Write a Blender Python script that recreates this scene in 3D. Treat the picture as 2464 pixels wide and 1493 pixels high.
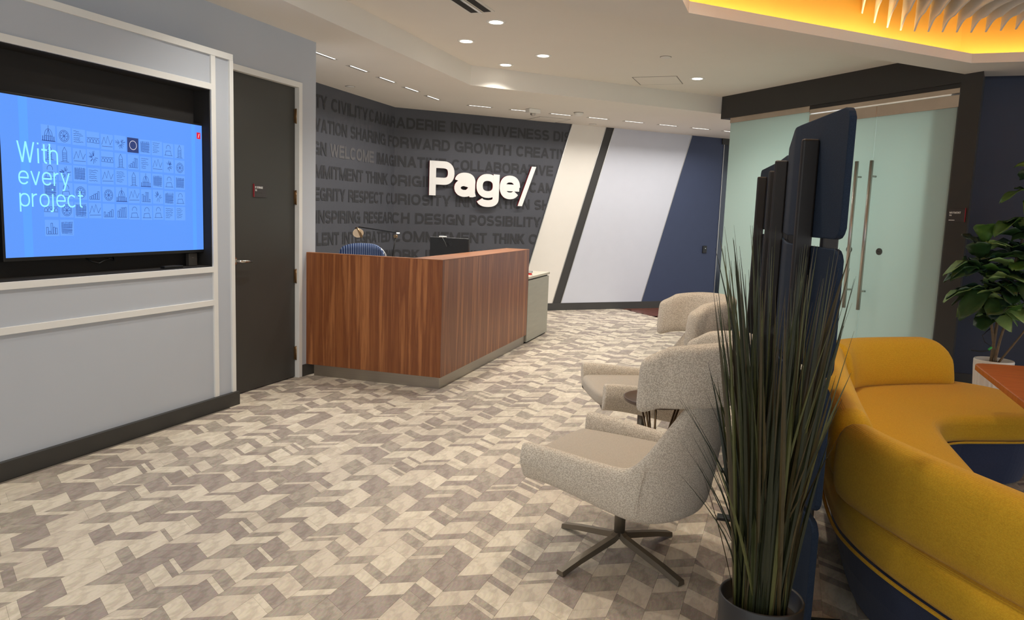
import bpy, bmesh, math, random
from mathutils import Vector, Matrix
from mathutils.geometry import tessellate_polygon

SC = bpy.context.scene
for o in list(bpy.data.objects):
    bpy.data.objects.remove(o)
COL = SC.collection
random.seed(7)
R = math.radians

# ------------------------------------------------------------------ camera
def set_camera():
    f_px, yaw, pit, rol, h = 1824.0, R(19.9), R(7.28), R(2.09), 1.46
    cy, sy = math.cos(yaw), math.sin(yaw)
    f = Vector((-sy*math.cos(pit), cy*math.cos(pit), -math.sin(pit)))
    r = Vector((cy, sy, 0)); u = r.cross(f)
    r2 = r*math.cos(rol)+u*math.sin(rol); u2 = -r*math.sin(rol)+u*math.cos(rol)
    cam = bpy.data.cameras.new('camera'); cam.sensor_width = 36
    cam.lens = f_px/2464*36; cam.clip_start = 0.05; cam.clip_end = 100
    o = bpy.data.objects.new('camera', cam); COL.objects.link(o)
    m = Matrix((r2, u2, -f)).transposed().to_4x4()
    o.matrix_world = Matrix.Translation((0, 0, h)) @ m
    SC.camera = o
set_camera()

# ------------------------------------------------------------------ world, exposure
w = bpy.data.worlds.new('world'); SC.world = w; w.use_nodes = True
w.node_tree.nodes['Background'].inputs[0].default_value = (0.92, 0.97, 1.0, 1)
w.node_tree.nodes['Background'].inputs[1].default_value = 1.6
SC.view_settings.view_transform = 'Standard'
SC.view_settings.look = 'None'
SC.view_settings.exposure = 0.0
SC.view_settings.gamma = 1.0
SC.view_settings.use_curve_mapping = False

DOWN_W, DOWN_COL = 110.0, (1.0, 0.955, 0.88)
SLOT_W, SLOT_COL = 6.6, (1.0, 0.96, 0.91)
COVE_E = 15.0
SPOT_W, SPOT_COL = 90.0, (1.0, 0.90, 0.74)
CONF_W = 80.0

# ------------------------------------------------------------------ helpers
def lin(c):
    return tuple((v/255/12.92 if v/255 <= .04045 else ((v/255+.055)/1.055)**2.4) for v in c)

MATS = {}
def mat(name, rgb, rough=.6, metal=0., spec=.5, var=.06, vscale=6., bump=0., bscale=200., emit=None, estr=0.,
        sheen=0., coat=0., stretch=None, trans=0.):
    """plain procedural material: noise-varied base colour plus optional noise bump"""
    if name in MATS:
        return MATS[name]
    m = bpy.data.materials.new(name); m.use_nodes = True; MATS[name] = m
    nt = m.node_tree; b = nt.nodes['Principled BSDF']
    col = lin(rgb)
    tc = nt.nodes.new('ShaderNodeTexCoord')
    mp = nt.nodes.new('ShaderNodeMapping')
    nt.links.new(tc.outputs['Object'], mp.inputs[0])
    if stretch:
        mp.inputs['Scale'].default_value = stretch
    nz = nt.nodes.new('ShaderNodeTexNoise'); nz.inputs['Scale'].default_value = vscale
    nz.inputs['Detail'].default_value = 4
    nt.links.new(mp.outputs[0], nz.inputs['Vector'])
    rp = nt.nodes.new('ShaderNodeValToRGB')
    rp.color_ramp.elements[0].position = .3; rp.color_ramp.elements[1].position = .7
    rp.color_ramp.elements[0].color = (*[v*(1-var) for v in col], 1)
    rp.color_ramp.elements[1].color = (*[min(1, v*(1+var)) for v in col], 1)
    nt.links.new(nz.outputs[0], rp.inputs[0]); nt.links.new(rp.outputs[0], b.inputs['Base Color'])
    b.inputs['Roughness'].default_value = rough; b.inputs['Metallic'].default_value = metal
    b.inputs['Specular IOR Level'].default_value = spec
    b.inputs['Sheen Weight'].default_value = sheen
    b.inputs['Coat Weight'].default_value = coat
    b.inputs['Transmission Weight'].default_value = trans
    if bump:
        n2 = nt.nodes.new('ShaderNodeTexNoise'); n2.inputs['Scale'].default_value = bscale
        n2.inputs['Detail'].default_value = 2
        nt.links.new(mp.outputs[0], n2.inputs['Vector'])
        bp = nt.nodes.new('ShaderNodeBump'); bp.inputs['Strength'].default_value = bump
        bp.inputs['Distance'].default_value = .004
        nt.links.new(n2.outputs[0], bp.inputs['Height']); nt.links.new(bp.outputs[0], b.inputs['Normal'])
    if emit is not None:
        b.inputs['Emission Color'].default_value = (*lin(emit), 1)
        b.inputs['Emission Strength'].default_value = estr
    return m

def ramp_noise(name, cols, scale, stretch, rough=.45, detail=6, bump=0., spec=.5, dist=0., coat=0., sheen=0.):
    """streaky material: stretched noise through a multi-stop ramp"""
    m = bpy.data.materials.new(name); m.use_nodes = True; MATS[name] = m
    nt = m.node_tree; b = nt.nodes['Principled BSDF']
    tc = nt.nodes.new('ShaderNodeTexCoord'); mp = nt.nodes.new('ShaderNodeMapping')
    mp.inputs['Scale'].default_value = stretch
    nt.links.new(tc.outputs['Object'], mp.inputs[0])
    nz = nt.nodes.new('ShaderNodeTexNoise'); nz.inputs['Scale'].default_value = scale
    nz.inputs['Detail'].default_value = detail; nz.inputs['Roughness'].default_value = .62
    nz.inputs['Distortion'].default_value = dist
    nt.links.new(mp.outputs[0], nz.inputs['Vector'])
    rp = nt.nodes.new('ShaderNodeValToRGB'); e = rp.color_ramp.elements
    n = len(cols)
    while len(e) < n:
        e.new(.5)
    for i, c in enumerate(cols):
        e[i].position = .26+.48*i/(n-1); e[i].color = (*lin(c), 1)
    nt.links.new(nz.outputs[0], rp.inputs[0]); nt.links.new(rp.outputs[0], b.inputs['Base Color'])
    b.inputs['Roughness'].default_value = rough; b.inputs['Specular IOR Level'].default_value = spec
    b.inputs['Coat Weight'].default_value = coat; b.inputs['Sheen Weight'].default_value = sheen
    if bump:
        bp = nt.nodes.new('ShaderNodeBump'); bp.inputs['Strength'].default_value = bump
        bp.inputs['Distance'].default_value = .003
        nt.links.new(nz.outputs[0], bp.inputs['Height']); nt.links.new(bp.outputs[0], b.inputs['Normal'])
    return m

def emission(name, rgb, strength):
    m = bpy.data.materials.new(name); m.use_nodes = True; MATS[name] = m
    nt = m.node_tree; b = nt.nodes['Principled BSDF']
    b.inputs['Base Color'].default_value = (*[v*.05 for v in lin(rgb)], 1)
    b.inputs['Emission Color'].default_value = (*lin(rgb), 1)
    b.inputs['Emission Strength'].default_value = strength
    return m

def mesh_from(verts, faces, name='mesh', smooth=False):
    me = bpy.data.meshes.new(name); me.from_pydata([tuple(v) for v in verts], [], faces); me.update()
    if smooth:
        me.polygons.foreach_set('use_smooth', [True]*len(me.polygons))
    return me

def bm_mesh(bm, smooth=False):
    me = bpy.data.meshes.new('mesh'); bmesh.ops.recalc_face_normals(bm, faces=bm.faces[:])
    bm.to_mesh(me); bm.free()
    if smooth:
        me.polygons.foreach_set('use_smooth', [True]*len(me.polygons))
    return me

MW = {}
def obj(name, me, m=None, parent=None, world=False, sub=0, smooth_angle=None):
    o = bpy.data.objects.new(name, me); COL.objects.link(o)
    me.name = name
    if m is not None:
        for mm in (m if isinstance(m, (list, tuple)) else [m]):
            me.materials.append(MATS[mm] if isinstance(mm, str) else mm)
    if parent is not None:
        o.parent = parent
        if world:
            o.matrix_parent_inverse = MW.get(parent.name, Matrix()).inverted()
    if sub:
        s = o.modifiers.new('subdivision', 'SUBSURF'); s.levels = sub; s.render_levels = sub
    return o

def thing(name, label, cat, loc=(0, 0, 0), rz=0., group=None):
    o = bpy.data.objects.new(name, None); COL.objects.link(o)
    o.empty_display_size = .1
    o.location = loc; o.rotation_euler = (0, 0, rz)
    MW[o.name] = Matrix.Translation(loc) @ Matrix.Rotation(rz, 4, 'Z')
    o['label'] = label; o['category'] = cat
    if group:
        o['group'] = group
    return o

def tag(o, label, cat, group=None):
    o['label'] = label; o['category'] = cat
    if group:
        o['group'] = group
    return o

def struct(o, label=None):
    o['kind'] = 'structure'
    if label:
        o['label'] = label
    return o

def box_bm(x0, x1, y0, y1, z0, z1, bev=0., seg=2, bm=None):
    bm2 = bmesh.new()
    bmesh.ops.create_cube(bm2, size=1)
    for v in bm2.verts:
        v.co = ((x0+x1)/2+v.co.x*(x1-x0), (y0+y1)/2+v.co.y*(y1-y0), (z0+z1)/2+v.co.z*(z1-z0))
    if bev:
        bmesh.ops.bevel(bm2, geom=bm2.edges[:], offset=bev, segments=seg, profile=.5, affect='EDGES')
    if bm is None:
        return bm2
    me = bpy.data.meshes.new('t'); bm2.to_mesh(me); bm2.free(); bm.from_mesh(me); bpy.data.meshes.remove(me)
    return bm

def box(x0, x1, y0, y1, z0, z1, bev=0., seg=2):
    return bm_mesh(box_bm(x0, x1, y0, y1, z0, z1, bev, seg))

def fbox(org, ux, uy, a0, a1, b0, b1, z0, z1, bev=0.):
    """box in a frame: origin org (xy), axes ux, uy (2D unit), local ranges a,b and z"""
    bm = box_bm(a0, a1, b0, b1, z0, z1, bev)
    for v in bm.verts:
        a, b = v.co.x, v.co.y
        v.co.x = org[0]+ux[0]*a+uy[0]*b; v.co.y = org[1]+ux[1]*a+uy[1]*b
    return bm_mesh(bm)

def cyl_bm(p0, p1, r0, r1=None, n=20, caps=True, bm=None):
    p0 = Vector(p0); p1 = Vector(p1); r1 = r0 if r1 is None else r1
    ax = (p1-p0).normalized(); t = ax.orthogonal().normalized(); s = ax.cross(t)
    bm = bm or bmesh.new()
    a = [bm.verts.new(p0+(t*math.cos(k*2*math.pi/n)+s*math.sin(k*2*math.pi/n))*r0) for k in range(n)]
    b = [bm.verts.new(p1+(t*math.cos(k*2*math.pi/n)+s*math.sin(k*2*math.pi/n))*r1) for k in range(n)]
    for k in range(n):
        f = bm.faces.new((a[k], a[(k+1) % n], b[(k+1) % n], b[k])); f.smooth = True
    if caps:
        bm.faces.new(a[::-1]); bm.faces.new(b)
    return bm

def cyl(p0, p1, r0, r1=None, n=20):
    return bm_mesh(cyl_bm(p0, p1, r0, r1, n))

def tube_bm(pts, rad, n=8, bm=None):
    bm = bm or bmesh.new(); pts = [Vector(p) for p in pts]; rings = []
    up = None
    for i, p in enumerate(pts):
        d = (pts[min(i+1, len(pts)-1)]-pts[max(i-1, 0)]).normalized()
        if up is None:
            up = d.orthogonal().normalized()
        up = (up-d*up.dot(d)).normalized(); s = d.cross(up)
        r = rad[i] if isinstance(rad, (list, tuple)) else rad
        rings.append([bm.verts.new(p+(up*math.cos(k*2*math.pi/n)+s*math.sin(k*2*math.pi/n))*r) for k in range(n)])
    for a, b in zip(rings, rings[1:]):
        for k in range(n):
            f = bm.faces.new((a[k], a[(k+1) % n], b[(k+1) % n], b[k])); f.smooth = True
    bm.faces.new(rings[0][::-1]); bm.faces.new(rings[-1])
    return bm

def tube(pts, rad, n=8):
    return bm_mesh(tube_bm(pts, rad, n))

def lathe(prof, n=32, center=(0, 0, 0)):
    vs, fs = [], []
    for r, z in prof:
        for k in range(n):
            a = 2*math.pi*k/n
            vs.append((center[0]+r*math.cos(a), center[1]+r*math.sin(a), center[2]+z))
    for i in range(len(prof)-1):
        for k in range(n):
            k2 = (k+1) % n
            fs.append((i*n+k, i*n+k2, (i+1)*n+k2, (i+1)*n+k))
    fs.append(tuple(range(n))[::-1]); fs.append(tuple(range((len(prof)-1)*n, len(prof)*n)))
    return mesh_from(vs, fs, smooth=True)

def prism(poly, z0, z1, bev=0., seg=3, bottom_scale=None):
    """vertical prism over a 2D polygon, optionally with bevelled rims"""
    bm = bmesh.new()
    v0 = [bm.verts.new((x, y, z0)) for x, y in poly]; v1 = [bm.verts.new((x, y, z1)) for x, y in poly]
    n = len(poly)
    bm.faces.new(v0[::-1]); bm.faces.new(v1)
    for k in range(n):
        bm.faces.new((v0[k], v0[(k+1) % n], v1[(k+1) % n], v1[k]))
    bmesh.ops.recalc_face_normals(bm, faces=bm.faces[:])
    if bev:
        ed = [e for e in bm.edges if abs(e.verts[0].co.z-e.verts[1].co.z) < 1e-6]
        bmesh.ops.bevel(bm, geom=ed, offset=bev, segments=seg, profile=.5, affect='EDGES')
    return bm

def flat(outer, z, holes=()):
    polys = [[Vector((x, y, 0)) for x, y in p] for p in [outer, *holes]]
    tris = tessellate_polygon(polys)
    vs = [(x, y, z) for p in [outer, *holes] for x, y in p]
    return mesh_from(vs, [tuple(t) for t in tris])

def chaikin(pts, it=2, closed=True):
    for _ in range(it):
        out = []
        n = len(pts)
        if not closed:
            out.append(pts[0])
        for i in range(n if closed else n-1):
            a, b = Vector(pts[i]), Vector(pts[(i+1) % n])
            out += [tuple(a*.75+b*.25), tuple(a*.25+b*.75)]
        if not closed:
            out.append(pts[-1])
        pts = out
    return pts

def map_mesh(me, fn):
    for v in me.vertices:
        v.co = fn(v.co)
    me.update()
    return me

def light(name, kind, loc, parent=None, energy=10, col=(1, 1, 1), size=.1, spot=None, rot=(0, 0, 0), blend=.6, shape=None, size_y=None):
    l = bpy.data.lights.new(name, kind); l.energy = energy; l.color = col
    if kind == 'SPOT':
        l.spot_size = spot; l.spot_blend = blend; l.shadow_soft_size = size
    elif kind == 'AREA':
        l.shape = shape or 'DISK'; l.size = size
        if size_y:
            l.size_y = size_y
        if spot:
            l.spread = spot
    else:
        l.shadow_soft_size = size
    o = bpy.data.objects.new(name, l); COL.objects.link(o)
    o.location = loc; o.rotation_euler = rot
    if parent:
        o.parent = parent; o.matrix_parent_inverse = MW.get(parent.name, Matrix()).inverted()
    return o

# ------------------------------------------------------------------ stroke lettering (plain grotesque capitals and a few small letters)
CW = dict(A=.74, B=.70, C=.72, D=.71, E=.63, F=.59, G=.76, H=.70, I=.2, J=.55, K=.71, L=.57, M=.84, N=.71, O=.77, P=.66, R=.71, S=.66, T=.62,
          U=.70, V=.70, W=1.0, Y=.70, a=.57, g=.58, e=.58, i=.2, t=.34, h=.54, v=.54, r=.34, y=.54, p=.58, o=.58, j=.2, c=.55)
CW.update({'0': .56, '1': .34, '2': .56, '4': .6, ' ': .26, '/': .4})
def _el(cx, cy, rx, ry, a0, a1, n=14, q=.86):
    out = []
    for i in range(n+1):
        a = R(a0+(a1-a0)*i/n); c, s = math.cos(a), math.sin(a)
        out.append((cx+rx*math.copysign(abs(c)**q, c), cy+ry*math.copysign(abs(s)**q, s)))
    return out
def glyph(ch, W, h, xh=.72, de=-.27):
    l, r, b, t = h, W-h, h, 1-h
    cx, m = W/2, .5
    rx, ry = (r-l)/2, (t-b)/2
    X = xh-h; xm = (b+X)/2; xr = (X-b)/2
    if ch == 'A': return [([(l*.9, 0), (cx, 1-h*.4)], 'X'), ([(W-l*.9, 0), (cx, 1-h*.4)], 'X'), ([(W*.24, .30), (W*.76, .30)], 'B')]
    if ch == 'B': return [([(l, b), (l, t)], 'S'), ([(l, t)]+_el(r-rx*.85, (t+.53)/2, rx*.75, (t-.53)/2, 90, -90)+[(l, .53)], 'B'), ([(l, .53)]+_el(r-rx*.8, (.53+b)/2, rx*.8, (.53-b)/2, 90, -90)+[(l, b)], 'B')]
    if ch == 'C': return [(_el(cx, m, rx, ry, 38, 322, 26), 'B')]
    if ch == 'D': return [([(l, b), (l, t)], 'S'), ([(l, t)]+_el(cx-rx*.1, m, rx*1.1, ry, 90, -90, 20)+[(l, b)], 'B')]
    if ch == 'E': return [([(l, b), (l, t)], 'S'), ([(l, t), (W, t)], 'B'), ([(l, .52), (W*.94, .52)], 'B'), ([(l, b), (W, b)], 'B')]
    if ch == 'F': return [([(l, b), (l, t)], 'S'), ([(l, t), (W, t)], 'B'), ([(l, .52), (W*.92, .52)], 'B')]
    if ch == 'G': return [(_el(cx, m, rx, ry, 38, 330, 26), 'B'), ([(r, 0), (r, .5)], 'B'), ([(cx, .46), (W, .46)], 'B')]
    if ch == 'H': return [([(l, b), (l, t)], 'S'), ([(r, b), (r, t)], 'S'), ([(l, .53), (r, .53)], 'B')]
    if ch == 'I': return [([(cx, b), (cx, t)], 'S')]
    if ch == 'K': return [([(l, b), (l, t)], 'S'), ([(l, .36), (W-h*1.2, 1)], 'X'), ([(W*.38, .58), (W-h*.9, 0)], 'X')]
    if ch == 'L': return [([(l, b), (l, t)], 'S'), ([(l, b), (W, b)], 'B')]
    if ch == 'M': return [([(l, b), (l, t)], 'S'), ([(r, b), (r, t)], 'S'), ([(l, 1), (cx, h*.4)], 'X'), ([(r, 1), (cx, h*.4)], 'X')]
    if ch == 'N': return [([(l, b), (l, t)], 'S'), ([(r, b), (r, t)], 'S'), ([(l, 1), (r, 0)], 'X')]
    if ch == 'O' or ch == '0': return [(_el(cx, m, rx, ry, 0, 360, 32), 'O')]
    if ch == 'P': return [([(l, b), (l, t)], 'S'), ([(l, t)]+_el(r-rx*.8, (t+.42)/2, rx*.8, (t-.42)/2, 90, -90)+[(l, .42)], 'B')]
    if ch == 'R': return [([(l, b), (l, t)], 'S'), ([(l, t)]+_el(r-rx*.8, (t+.47)/2, rx*.75, (t-.47)/2, 90, -90)+[(l, .47)], 'B'), ([(W*.52, .47), (r-.01, .36), (r, .24), (r+.01, 0)], 'X')]
    if ch == 'S':
        a = _el(cx, (t+.5)/2, rx*.94, (t-.5)/2, 25, 250, 16); c = _el(cx, (.5+b)/2, rx, (.5-b)/2, 70, -158, 16)
        return [(a+c, 'B')]
    if ch == 'T': return [([(cx, 0), (cx, t)], 'B'), ([(0, t), (W, t)], 'B')]
    if ch == 'U': return [([(l, 1)]+_el(cx, b+.3, rx, .3, 180, 360, 16)+[(r, 1)], 'B')]
    if ch == 'V': return [([(h*.9, 1), (cx, h*.4)], 'X'), ([(W-h*.9, 1), (cx, h*.4)], 'X')]
    if ch == 'W':
        q = W*.29
        return [([(h*.9, 1), (q, 0)], 'X'), ([(q, 0), (cx, 1)], 'X'), ([(cx, 1), (W-q, 0)], 'X'), ([(W-q, 0), (W-h*.9, 1)], 'X')]
    if ch == 'Y': return [([(h*.9, 1), (cx, .42)], 'X'), ([(W-h*.9, 1), (cx, .42)], 'X'), ([(cx, 0), (cx, .48)], 'B')]
    if ch == '1': return [([(W-h, 0), (W-h, 1)], 'B'), ([(W-h, .9), (0, .7)], 'B')]
    if ch == '2': return [(_el(cx, t-.27, rx, .27, 170, -40, 16)+[(l, b)], 'B'), ([(0, b), (W, b)], 'B')]
    if ch == '4': return [([(W*.72, 0), (W*.72, 1)], 'B'), ([(W*.7, .95), (l, .28)], 'B'), ([(0, .25), (W, .25)], 'B')]
    if ch == '/': return [([(h, 0), (W-h, 1)], 'X')]
    if ch == 'a':
        return [(_el(cx, X-.17, rx*.96, .17, 172, 0, 14)+[(r-h*.15, b+.02), (r+h*.2, 0)], 'B'), (_el(cx-rx*.08, b+.16, rx*.92, .16, 20, 300, 20, .95)+[(r-h*.3, b+.14)], 'B'), ([(r-h*.2, X-.24), (cx, b+.31)], 'B')]
    if ch == 'g': return [(_el(cx-h*.15, xm, rx, xr, 0, 360, 30), 'O'), ([(r, xh)]+_el(cx-h*.1, de+h+.15, rx, .15, 0, -165, 14), 'B')]
    if ch == 'e': return [(_el(cx, xm, rx, xr, 0, 325, 28), 'B'), ([(l, xm-h*.12), (W-h*.25, xm-h*.12)], 'B')]
    if ch == 'o': return [(_el(cx, xm, rx, xr, 0, 360, 30), 'O')]
    if ch == 'c': return [(_el(cx, xm, rx, xr, 40, 320, 24), 'B')]
    if ch == 'i': return [([(cx, b), (cx, X)], 'S'), ([(cx, 1-2*h), (cx, 1)], 'B')]
    if ch == 'j': return [([(cx, X), (cx, de+h*2), (cx-h, de+h), (cx-.12, de+h)], 'S'), ([(cx, 1-2*h), (cx, 1)], 'B')]
    if ch == 't': return [([(W*.45, .95)]+[(W*.45, b+.14)]+_el(W*.45+.14, b+.14, .14, .14, 180, 270, 6), 'B'), ([(0, xh-h), (W, xh-h)], 'B')]
    if ch == 'h': return [([(l, 0), (l, 1)], 'B'), (_el(cx, X-.22, rx, .22, 180, 0, 14)+[(r, 0)], 'B')]
    if ch == 'r': return [([(l, 0), (l, xh)], 'B'), (_el(W, X-.25, W-l, .25, 180, 95, 8), 'B')]
    if ch == 'v': return [([(h*.8, xh), (cx, 0)], 'V'), ([(W-h*.8, xh), (cx, 0)], 'V')]
    if ch == 'y': return [([(h*.8, xh), (cx, 0)], 'V'), ([(W-h*.8, xh), (W*.34, de+h*1.5), (W*.15, de+h)], 'V')]
    if ch == 'p': return [(_el(cx, xm, rx, xr, 0, 360, 30), 'O'), ([(l, de), (l, xh)], 'B')]
    return []
def stroke_quads(pts, h, cap, vs, fs):
    P = [Vector(p) for p in pts]; n = len(P)
    P = [P[i] for i in range(n) if i == 0 or (P[i]-P[i-1]).length > 1e-5]; n = len(P)
    closed = cap == 'O'
    if closed: P = P[:-1]; n -= 1
    if cap in 'SX':
        e = h if cap == 'S' else 2.2*h
        P[0] = P[0]+(P[0]-P[1]).normalized()*e; P[-1] = P[-1]+(P[-1]-P[-2]).normalized()*e
    i0 = len(vs)
    for i in range(n):
        a = P[(i-1) % n] if (closed or i) else None; c = P[(i+1) % n] if (closed or i < n-1) else None
        d1 = (P[i]-a).normalized() if a is not None else None; d2 = (c-P[i]).normalized() if c is not None else None
        d1 = d1 or d2; d2 = d2 or d1
        n1 = Vector((-d1.y, d1.x)); n2 = Vector((-d2.y, d2.x)); mm = (n1+n2)
        mm = mm.normalized() if mm.length > 1e-6 else n1
        k = h/max(.45, mm.dot(n1))
        vs += [P[i]+mm*k, P[i]-mm*k]
    for i in range(n if closed else n-1):
        j = (i+1) % n
        fs.append((i0+2*i, i0+2*i+1, i0+2*j+1, i0+2*j))
def text_mesh(body, w=None, h=1., wt=.2, gap=.075, extrude=0., xh=.72):
    """flat (or extruded) lettering in XY: left edge at x=0, baseline y=0, capitals h tall, w wide over all"""
    tot = sum(CW[c] for c in body)+gap*(len(body)-1)
    k = (w/h)/tot if w else 1.
    bm = bmesh.new(); x = 0
    for c in body:
        W = CW[c]*k; vs, fs = [], []
        hh = min(wt/2, W*.5 if c in 'Iij' else W*.3)
        zz = []
        for si, (pts, cap) in enumerate(glyph(c, W, hh, xh)):
            stroke_quads(pts, hh, cap, vs, fs); zz += [si*.0016]*(len(vs)-len(zz))   # strokes lie a hair apart
        V = [bm.verts.new((x+v.x, v.y, z)) for v, z in zip(vs, zz)]
        for f in fs:
            bm.faces.new([V[i] for i in f])
        x += W+gap*k
    lo = -.4 if any(c in 'gypj' for c in body) else 0
    for co, no in (((0, 1, 0), (0, 1, 0)), ((0, lo, 0), (0, -1, 0))):
        bmesh.ops.bisect_plane(bm, geom=bm.verts[:]+bm.edges[:]+bm.faces[:], plane_co=co, plane_no=no, clear_outer=True)
    for f in bm.faces:
        f.normal_update()
        if f.normal.z < 0: f.normal_flip()
    if extrude:
        r = bmesh.ops.extrude_face_region(bm, geom=bm.faces[:])
        bmesh.ops.translate(bm, verts=[v for v in r['geom'] if isinstance(v, bmesh.types.BMVert)], vec=(0, 0, 1))
    for v in bm.verts:
        v.co = (v.co.x*h, v.co.y*h, v.co.z*h if v.co.z < .5 else extrude+(v.co.z-1)*h)
    me = bpy.data.meshes.new('text'); bm.to_mesh(me); bm.free()
    return me

# ------------------------------------------------------------------ frames of the room
KX, KD = Vector((-5.141, 9.285)), Vector((.703, .711))       # corner of the lettered walls, run of the logo wall
KN = Vector((.711, -.703))
LD, LN = Vector((-.038, .999)), Vector((.999, .038))         # the short lettered wall left of the corner
G0, GD, GN = Vector((-.93, 10.25)), Vector((.688, -.725)), Vector((-.725, -.688))   # glass front
def wpos(s, z, off=0.):
    if s < 0:
        p = KX+LD*s+LN*off
    else:
        p = KX+KD*s+KN*off
    return Vector((p.x, p.y, z))
def gpos(t, z, off=0.):
    p = G0+GD*t+GN*off
    return Vector((p.x, p.y, z))
ZC, ZT = 2.82, 3.03

# ------------------------------------------------------------------ shared materials
mat('paint_grey', (186, 191, 199), .75, var=.015, vscale=2)
mat('paint_trim', (230, 229, 225), .6, var=.02)
mat('paint_ceiling', (236, 230, 221), .85, var=.012, vscale=1.5)
mat('paint_charcoal', (56, 54, 52), .65, var=.03)
mat('paint_base', (58, 56, 53), .5, var=.05)
mat('wallpaper_dark', (74, 75, 82), .6, var=.03, vscale=3)
mat('letter_dark', (50, 50, 53), .65, var=.03)
mat('letter_light', (96, 94, 95), .6, var=.03)
mat('panel_white', (232, 226, 216), .6, var=.01)
mat('panel_blue', (205, 207, 216), .6, var=.012)
mat('panel_navy', (54, 64, 92), .6, var=.03)
mat('paint_navy', (56, 62, 80), .7, var=.03)
mat('steel', (186, 182, 176), .32, metal=1., var=.05, vscale=30, stretch=(1, 1, .05))
mat('steel_header', (200, 186, 172), .3, metal=1., var=.05)
mat('chrome', (214, 210, 204), .15, metal=1., var=.02)
mat('bronze', (150, 125, 95), .35, metal=1., var=.05)
mat('white_plastic', (235, 232, 226), .45, var=.01)
mat('black_plastic', (24, 24, 25), .4, var=.03)
mat('black_matt', (20, 19, 19), .7, var=.04)
mat('recess_black', (34, 31, 29), .8, var=.03)
mat('grout', (112, 103, 92), .9)

# ================================================================== FLOOR
floor_o = struct(obj('floor', box(-7, 8, -4, 16, -.12, -.002), 'grout'))
tile_cols = [((222, 209, 186), (198, 184, 160)), ((212, 198, 176), (190, 175, 154)),
             ((178, 164, 147), (150, 138, 122)), ((168, 153, 140), (144, 130, 117))]
def tile_mat(i, c):
    m = ramp_noise('vinyl_%d' % i, [c[1], c[0], c[1], c[0]], 9, (2.2, .9, 1), .5, 8, dist=.6, spec=.35)
    nt = m.node_tree
    n2 = nt.nodes.new('ShaderNodeTexNoise'); n2.inputs['Scale'].default_value = 260
    n2.inputs['Detail'].default_value = 3
    mp = nt.nodes.new('ShaderNodeMapping'); mp.inputs['Rotation'].default_value = (0, 0, .6 if i < 2 else -.5)
    mp.inputs['Scale'].default_value = (1, .18, 1)
    tc = [n for n in nt.nodes if n.type == 'TEX_COORD'][0]
    nt.links.new(tc.outputs['Object'], mp.inputs[0]); nt.links.new(mp.outputs[0], n2.inputs['Vector'])
    mx = nt.nodes.new('ShaderNodeMix'); mx.data_type = 'RGBA'; mx.blend_type = 'OVERLAY'
    mx.inputs[0].default_value = .32 if i > 1 else .16
    rp = [n for n in nt.nodes if n.type == 'VALTORGB'][0]; b = nt.nodes['Principled BSDF']
    nt.links.new(rp.outputs[0], mx.inputs[6]); nt.links.new(n2.outputs[1], mx.inputs[7])
    hs = nt.nodes.new('ShaderNodeHueSaturation'); hs.inputs['Saturation'].default_value = .9
    nt.links.new(mx.outputs[2], hs.inputs['Color'])
    nt.links.new(hs.outputs[0], b.inputs['Base Color'])
    return m
TM = [tile_mat(i, c) for i, c in enumerate(tile_cols)]
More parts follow.
